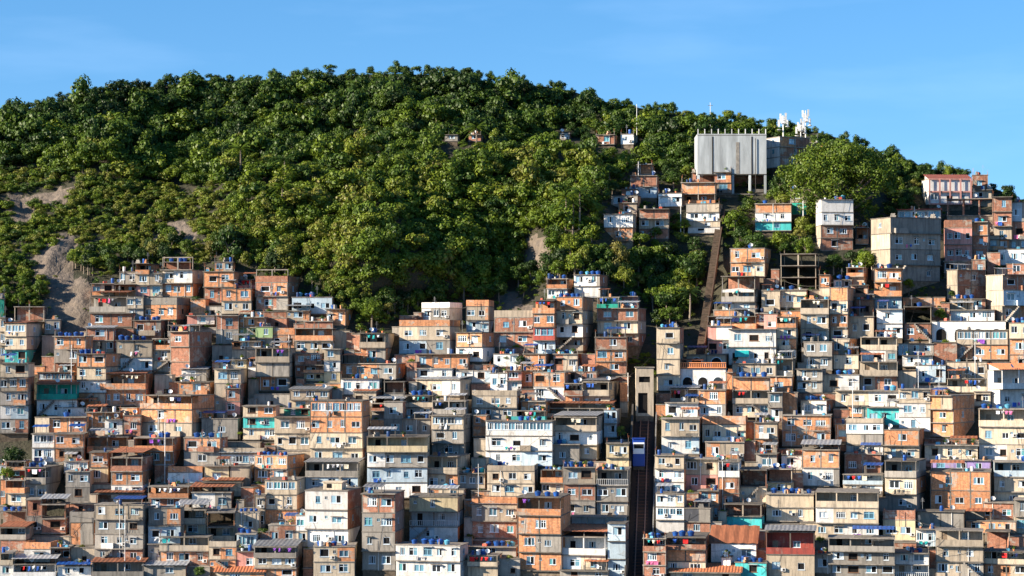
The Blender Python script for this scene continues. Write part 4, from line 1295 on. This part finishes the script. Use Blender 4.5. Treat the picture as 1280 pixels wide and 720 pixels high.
# ------------------------------------------------------------------ railway, car, station, ramp, tank
def railway():
    o = thing('cable_railway', 'railway track', G(803, 722), 0, 'steep cable railway track in a dark slot between the houses'); org = o.location
    def strip(m, pxs, off, w, z0, z1, mat, ys):
        pts = [P(pxs(y) , y, depth(803, y)) - org for y in ys]
        for a, b in zip(pts, pts[1:]):
            for (xa, xb, za, zb) in ((off - w, off + w, z0, z1),):
                m.quad((a.x + xa, a.y, a.z + zb), (a.x + xb, a.y, a.z + zb), (b.x + xb, b.y, b.z + zb), (b.x + xa, b.y, b.z + zb), mat)
                m.quad((a.x + xa, a.y, a.z + za), (a.x + xa, a.y, a.z + zb), (b.x + xa, b.y, b.z + zb), (b.x + xa, b.y, b.z + za), mat)
                m.quad((a.x + xb, a.y, a.z + zb), (a.x + xb, a.y, a.z + za), (b.x + xb, b.y, b.z + za), (b.x + xb, b.y, b.z + zb), mat)
        a = pts[0]; m.quad((a.x + off - w, a.y, a.z + z0), (a.x + off + w, a.y, a.z + z0), (a.x + off + w, a.y, a.z + z1), (a.x + off - w, a.y, a.z + z1), mat)
    ys = [760 - i * 12 for i in range(21)]; cx = lambda y: 797 + (806 - 797) * (760 - y) / 250
    m = MB(); strip(m, cx, 0, 1.9, -3.0, -1.0, flat('track_bed', (.04, .026, .022), .95), ys); m.obj('track_bed', o)  # bed colour darkened to carry the shadow the left houses cast
    for s in (-.7, .7):
        m = MB(); strip(m, cx, s, .09, -.9, -.72, flat('rail_steel', (.30, .16, .11), .4, metal=.4), ys); m.obj('rail', o)
    m = MB()
    for y in range(756, 512, -4):
        p = P(cx(y), y, depth(803, y)) - org; m.box(p.x - 1.1, p.x + 1.1, p.y, p.y + .2, p.z - 1.0, p.z - .9, flat('sleeper_wood', (.11, .05, .035), .9))
    so = m.obj('sleepers', o)
    m = MB(); strip(m, cx, -2.15, .15, -3.5, 2.2, flat('slot_wall', (.07, .06, .05), .95), ys); m.obj('retaining_wall', o)  # slot shadow put into the dark wall colour; left wall raised to block sun
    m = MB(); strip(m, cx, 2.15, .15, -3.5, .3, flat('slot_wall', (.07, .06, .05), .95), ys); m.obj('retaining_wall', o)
    m = MB()
    pts = [P(cx(y), y, depth(803, y)) - org + Vector((2.15, -.3, .75)) for y in ys]
    for a, b in zip(pts, pts[1:]): m.tube(a, b, .09, .09, METAL, 5)
    m.obj('handrail', o)
    # the car
    y1 = 583; D = depth(803, y1); p = P(798.5, y1, D); s = F / D; w, h = 15.5 / s, 34 / s
    c = thing('cable_car', 'cable car', p, R(-3), 'blue cable car with white front climbing the railway')
    bm = flat('car_blue', (.008, .045, .28), .35, var=.1); wm = flat('car_white', (.75, .78, .82), .4, var=.1)
    m = MB(); m.box(-w / 2, w / 2, 0, 4.5, 0, h, bm); bo = m.obj('body', c); bv = bo.modifiers.new('bevel', 'BEVEL'); bv.width = .12; bv.segments = 2
    m = MB(); m.box(-w / 2 + .12, w / 2 - .12, -.06, -.002, h * .46, h * .88, wm); m.obj('front_panel', c)
    m = MB(); m.box(-w / 2 + .25, w / 2 - .25, -.10, -.062, h * .66, h * .82, DARK); m.obj('windscreen', c)
    m = MB(); m.box(-w / 2 - .08, w / 2 + .08, -.15, 4.6, h + .002, h + .12, bm); m.obj('roof', c)
    m = MB(); m.box(-w / 2 + .1, w / 2 - .1, .3, 4.3, -.7, -.002, IRON); m.obj('undercarriage', c)
    # station house at the head of the track
    D = depth(803, 520); s = F / D; p = P(806, 520, D); h = 60 / s; w = 22 / s
    c = thing('station_house', 'station', p, R(-2), 'cream station house with two dark openings at the head of the cable railway')
    m = MB(); m.face((-w / 2, 0, 0), (1, 0), (0, 1), w, h, [(w * .17, w * .80, h * .70, h * .82), (w * .12, w * .66, h * .06, h * .48)], wallmat('k'), .3)
    m.face((w / 2, 0, 0), (0, 1), (-1, 0), 5, h, [], wallmat('c')); m.face((-w / 2, 5, 0), (0, -1), (1, 0), 5, h, [], wallmat('c')); m.obj('wall', c)
    m = MB(); m.box(-w / 2 + .1, w / 2 - .1, .35, .4, 0, h - .1, DARK); m.obj('opening', c)
    m = MB(); m.box(-w / 2 - .2, w / 2 + .2, -.2, 5.1, h, h + .18, CONC); m.obj('roof', c)
    m = MB(); m.box(-w / 2, w / 2, .05, 5, -6, -.001, FOUND); m.obj('foundation', c)
railway()
def ramp_way():
    top, bot = P(903, 268, depth(903, 268)) + Vector((0, 0, 1.2)), P(876, 446, depth(876, 446)) + Vector((0, 0, .6))
    o = thing('concrete_ramp', 'track viaduct', bot, 0, 'steep brown concrete ramp climbing to the concrete tank'); d = top - bot
    rm = flat('ramp_concrete', (.14, .10, .07), .95, var=.45, spec=.1)
    m = MB(); n = 24
    def seg(xa, xb, za, zb, mat):
        A = [Vector((xa, 0, za)), Vector((xb, 0, za)), Vector((xb, 0, zb)), Vector((xa, 0, zb))]
        f = [tuple(v) for v in A]; b = [tuple(v + d) for v in A]
        m.poly(f, mat); m.poly(b[::-1], mat)
        for i in range(4): m.quad(f[i], b[i], b[(i + 1) % 4], f[(i + 1) % 4], mat)
    seg(-.95, .35, -.5, 0, rm); m.obj('deck', o)
    m = MB(); seg(.36, .58, -1.3, .45, flat('ramp_side', (.10, .06, .04), .95)); m.obj('side_beam', o)
    m = MB()
    for i in range(1, n):
        p = d * (i / n); m.box(p.x - .9, p.x + .3, p.y - .12, p.y + .12, p.z + .002, p.z + .10, FOUND)
    m.obj('cross_ties', o)
    m = MB()
    for i in range(1, 9):
        p = d * (i / 9); m.box(p.x - .7, p.x + .2, p.y - .2, p.y + .2, p.z - 5, p.z - .51, rm)
    m.obj('pillars', o)
ramp_way()
def conc_tank():
    D = depth(915, 242); s = F / D; p = P(915, 242, D); w = 86 / s; top = 75 / s; bot = 24 / s; d = 9
    c = thing('concrete_reservoir', 'water reservoir', p, R(5 - math.degrees(math.atan(275 / F))), 'big pale windowless concrete reservoir raised on pillars near the hilltop')
    w = w / math.cos(R(5))
    pm = flat('pale_panel', (.52, .56, .57), .85, var=.42, scale=(.7, .7, .10)); m = MB(); m.box(-w / 2, w / 2, 0, d, bot, top, pm); m.obj('wall', c)
    for fx in (.22, .79):
        m = MB(); m.box(-w / 2 + w * fx - .14, -w / 2 + w * fx + .14, -.06, -.002, bot, top - .6, IRON); m.obj('joint_strip', c)
    m = MB(); m.box(w * .06, w * .11, -.05, -.002, bot + .2, top - 1.8, flat('stain_panel', (.33, .30, .26), .9, var=.4)); m.obj('ladder_panel', c)
    for zz in (bot + .001, top - .35): m = MB(); m.box(-w / 2 - .03, w / 2 + .03, -.045, -.001, zz, zz + .12, CONC); m.obj('beam', c)
    m = MB(); m.tube((w * .34, -.2, -.5), (w * .34, -.2, top - 1), .07, .07, IRON, 6); m.obj('pipe', c)
    for i in range(11):
        x = -w / 2 + .15 + (w - .3) * i / 10; m = MB(); m.box(x - .09, x + .09, .02, .2, top, top + 1.05, PIPE); m.obj('roof_post', c)
    for x in (-w / 2 + .25, w * .015, w * .26, w / 2 - .25):
        for y in (.1, d - .5): m = MB(); m.box(x - .25, x + .25, y, y + .4, -4, bot - .002, pm); m.obj('pillar', c)
    m = MB(); m.box(-w / 2 + .3, w * .0, 3, 3.2, 0, bot - .01, wallmat('b')); m.box(w * .02, w / 2 - .3, 5, 5.2, 0, bot - .01, wallmat('b')); m.obj('back_wall', c)
    m = MB(); m.box(-w / 2, w / 2, -.2, d, -.3, 0, CONC); m.box(w * .26, w / 2, .5, .7, .3, 1.0, CONC); m.obj('base_slab', c)
    m = MB(); m.box(-w / 2, w / 2, 0, d, -6, -.301, FOUND); m.obj('foundation', c)
conc_tank()

# telecom masts, poles
def mast(px, py, hpx, lab, arr=True):
    D = depth(px, py + 25); s = F / D; H = hpx / s; o = thing('telecom_mast', 'antenna mast', P(px, py, D), 0, lab); m = MB(); m.tube((0, 0, -2), (0, 0, H), .16, .09, PIPE, 6); m.obj('pole', o)
    for i in range(6):
        a = i * 1.05; z = H * (.45 + .08 * (i % 3) * 2); x, y = .95 * math.cos(a), .95 * math.sin(a)
        m = MB(); m.box(x - .2, x + .2, y - .12, y + .12, z, z + 1.5, PIPE); m.tube((0, 0, z + .7), (x, y, z + .7), .05, .05, METAL, 4); m.obj('panel_antenna', o)
    for i in range(3):
        m = MB(); x = (-.9, .9, 0)[i]; z = H * (.25 + .15 * i); m.lathe([(.02, 0), (.45, .15), (.5, .25), (.02, .26)], PIPE, 10, (x, -.4, z)); m.obj('drum_antenna', o)
mast(979, 170, 26, 'left cluster of white telecom antennas on the hilltop house')
mast(1007, 172, 34, 'right cluster of white telecom antennas with thin spike on the hilltop house')
mast(1001, 176, 20, 'short white telecom antenna between the two taller ones')
def pole(px, py, hpx, lab, r=.11, D=None):
    D = D or depth(px, py) - 1; s = F / D; H = hpx / s; o = thing('utility_pole', 'pole', P(px, py, D), 0, lab, 'poles on the hillside')
    m = MB(); m.tube((0, 0, -3), (0, 0, H), r, r * .7, PIPE, 7); m.obj('shaft', o)
    m = MB(); m.box(-.55, .55, -.05, .05, H - .7, H - .6, CONC); m.obj('crossarm', o); return o.location + Vector((0, 0, H - .65))
pl = [pole(1004, 290, 40, 'tall pale pole beside the green house under the giant tree'), pole(1143, 292, 34, 'dark pole left of the pink and white house'), pole(796, 168, 38, 'lone tall pole in the forest over the shacks', .09),
      pole(888, 172, 44, 'thin tall pole behind the concrete reservoir', .09), pole(851, 290, 36, 'pale pole in front of the ochre brick house', .09), pole(798, 222, 20, 'short pole by the small brick tower', .09),
      pole(1219, 474, 52, 'pale pole in front of the orange brick wall at right', .08), pole(1066, 522, 48, 'thin pole over the cream terraces', .08), pole(89, 505, 74, 'thin white pole on the left orange house', .08),
      pole(820, 330, 20, 'short pole at the ravine', .07), pole(1148, 500, 60, 'pole by the light blue house', .08), pole(156, 716, 78, 'red banded pole before the big grey block', .07),
      pole(206, 600, 76, 'pole above the metal roofs at left', .07), pole(785, 500, 34, 'pole left of the station house', .08), pole(598, 640, 60, 'pole in the dark alley at centre', .07)]
def wire(a, b, lab, sag=1.2):
    m = MB(); n = 10; prev = None
    for i in range(n + 1):
        t = i / n; p = a.lerp(b, t) - Vector((0, 0, sag * 4 * t * (1 - t)))
        if prev is not None: m.tube(prev, p, .022, .022, IRON, 4)
        prev = p
    tag(m.obj('power_line'), lab, 'cable', 'overhead cables')
wire(pl[0], G(1100, 262) + Vector((0, -4, 3)), 'black cable sagging from the pale pole under the giant tree')
wire(pl[6], pl[10], 'black cable slung between two poles near the right side'); wire(pl[7], pl[10], 'long black cable crossing the cream terraces')
wire(pl[13], G(840, 420) + Vector((0, -2, 2)), 'cable crossing above the station house'); wire(pl[12], pl[8], 'cable between the two left poles')
wire(pl[14], G(690, 560) + Vector((0, -4, 4)), 'cable over the central alley'); wire(pl[14], G(500, 600) + Vector((0, -4, 4)), 'cable running left from the central alley')
for q in range(26):
    r = random.Random(q * 31 + 5); h = r.choice([h for h in HOUSES if h['y0'] > 360]); cand = [k for k in HOUSES if 40 < abs(k['xc'] - h['xc']) < 120 and abs(k['y0'] - h['y0']) < 30]
    if not cand: continue
    k = r.choice(cand); a = h['root'].location + Vector((0, -.6, h['H'] + r.uniform(.8, 1.8))); b = k['root'].location + Vector((0, -.6, k['H'] + r.uniform(.5, 1.5)))
    m = MB(); prev = None
    for i in range(13):
        t = i / 12; p = a.lerp(b, t) - Vector((0, 0, 1.1 * 4 * t * (1 - t)))
        if prev is not None: m.tube(prev, p, .028, .028, IRON, 4)
        prev = p
    for e in (a, b): m.tube(e - Vector((0, 0, 2.6)), e + Vector((0, 0, .2)), .04, .04, IRON, 5)
    o = m.obj('power_line'); o['category'] = 'cable'; o['group'] = 'overhead cables'; mx_ = (h['xc'] + k['xc']) / 2; want(o, mx_, h['y0'], [f"black cable slung over the roofs, {row(h['y1'])}, {zone(mx_)}"])
settle()

# ------------------------------------------------------------------ light, sky, camera
w = bpy.data.worlds.new('World'); scene.world = w; w.use_nodes = True; nt = w.node_tree; bg = nt.nodes['Background']
sky = nt.nodes.new('ShaderNodeTexSky'); sky.sky_type = 'NISHITA'; sky.sun_disc = False; sky.sun_elevation = R(SUN_EL)
sdir = Vector((-math.sin(R(SUN_AZ)) * math.cos(R(SUN_EL)), -math.cos(R(SUN_AZ)) * math.cos(R(SUN_EL)), math.sin(R(SUN_EL))))
sky.sun_rotation = math.atan2(sdir.x, sdir.y) % (2 * math.pi); sky.air_density = 1.0; sky.dust_density = .3; sky.ozone_density = 3.0
tc = nt.nodes.new('ShaderNodeTexCoord'); mp = nt.nodes.new('ShaderNodeVectorMath'); mp.operation = 'MULTIPLY_ADD'; mp.inputs[1].default_value = (1, 1, 1.0); mp.inputs[2].default_value = (0, 0, .12)
nt.links.new(tc.outputs['Generated'], mp.inputs[0]); nt.links.new(mp.outputs[0], sky.inputs[0])
# faint cirrus
cm = nt.nodes.new('ShaderNodeMapping'); cm.inputs['Scale'].default_value = (5, 5, 26); cm.inputs['Rotation'].default_value = (0, .12, 0); nt.links.new(tc.outputs['Generated'], cm.inputs[0])
cn = nt.nodes.new('ShaderNodeTexNoise'); cn.inputs['Scale'].default_value = 1.6; cn.inputs['Detail'].default_value = 6; nt.links.new(cm.outputs[0], cn.inputs['Vector'])
cr = nt.nodes.new('ShaderNodeMapRange'); cr.inputs[1].default_value = .5; cr.inputs[2].default_value = .85; cr.inputs[4].default_value = .12; nt.links.new(cn.outputs[0], cr.inputs[0])
mx = nt.nodes.new('ShaderNodeMix'); mx.data_type = 'RGBA'; nt.links.new(cr.outputs[0], mx.inputs[0]); nt.links.new(sky.outputs[0], mx.inputs[6]); mx.inputs[7].default_value = (5, 6.2, 8, 1)
hs = nt.nodes.new('ShaderNodeHueSaturation'); hs.inputs['Saturation'].default_value = 1.26; hs.inputs['Value'].default_value = 1.08; nt.links.new(mx.outputs[2], hs.inputs['Color']); nt.links.new(hs.outputs[0], bg.inputs[0]); bg.inputs[1].default_value = .083
ld = bpy.data.lights.new('sun', 'SUN'); ld.energy = 5; ld.angle = R(.5); ld.color = (1, .865, .69); lo = bpy.data.objects.new('sun', ld); COL.objects.link(lo)
lo.rotation_euler = (-sdir).to_track_quat('-Z', 'Y').to_euler(); lo.location = (0, 0, 200)
cd = bpy.data.cameras.new('camera'); cd.lens = 36 * F / 1280; cd.sensor_width = 36; cd.clip_end = 20000; cd.clip_start = 1; co = bpy.data.objects.new('camera', cd); COL.objects.link(co)
co.location = (0, 0, CAMZ); co.rotation_euler = (R(90) + PITCH, 0, 0); scene.camera = co
scene.view_settings.view_transform = 'Standard'; scene.view_settings.look = 'None'; scene.view_settings.gamma = 1; scene.view_settings.exposure = 1.38
scene.cycles.max_bounces = 5; scene.cycles.diffuse_bounces = 3; scene.cycles.transparent_max_bounces = 4
print('STAT objs', len(bpy.data.objects), 'forest trees', nstuff, 'near', len(near), 'leafverts', len(allv), 'tanks', sum(o.name.startswith('water_tank') for o in bpy.data.objects), 'lines', sum(o.name.startswith('clothesline') for o in bpy.data.objects))
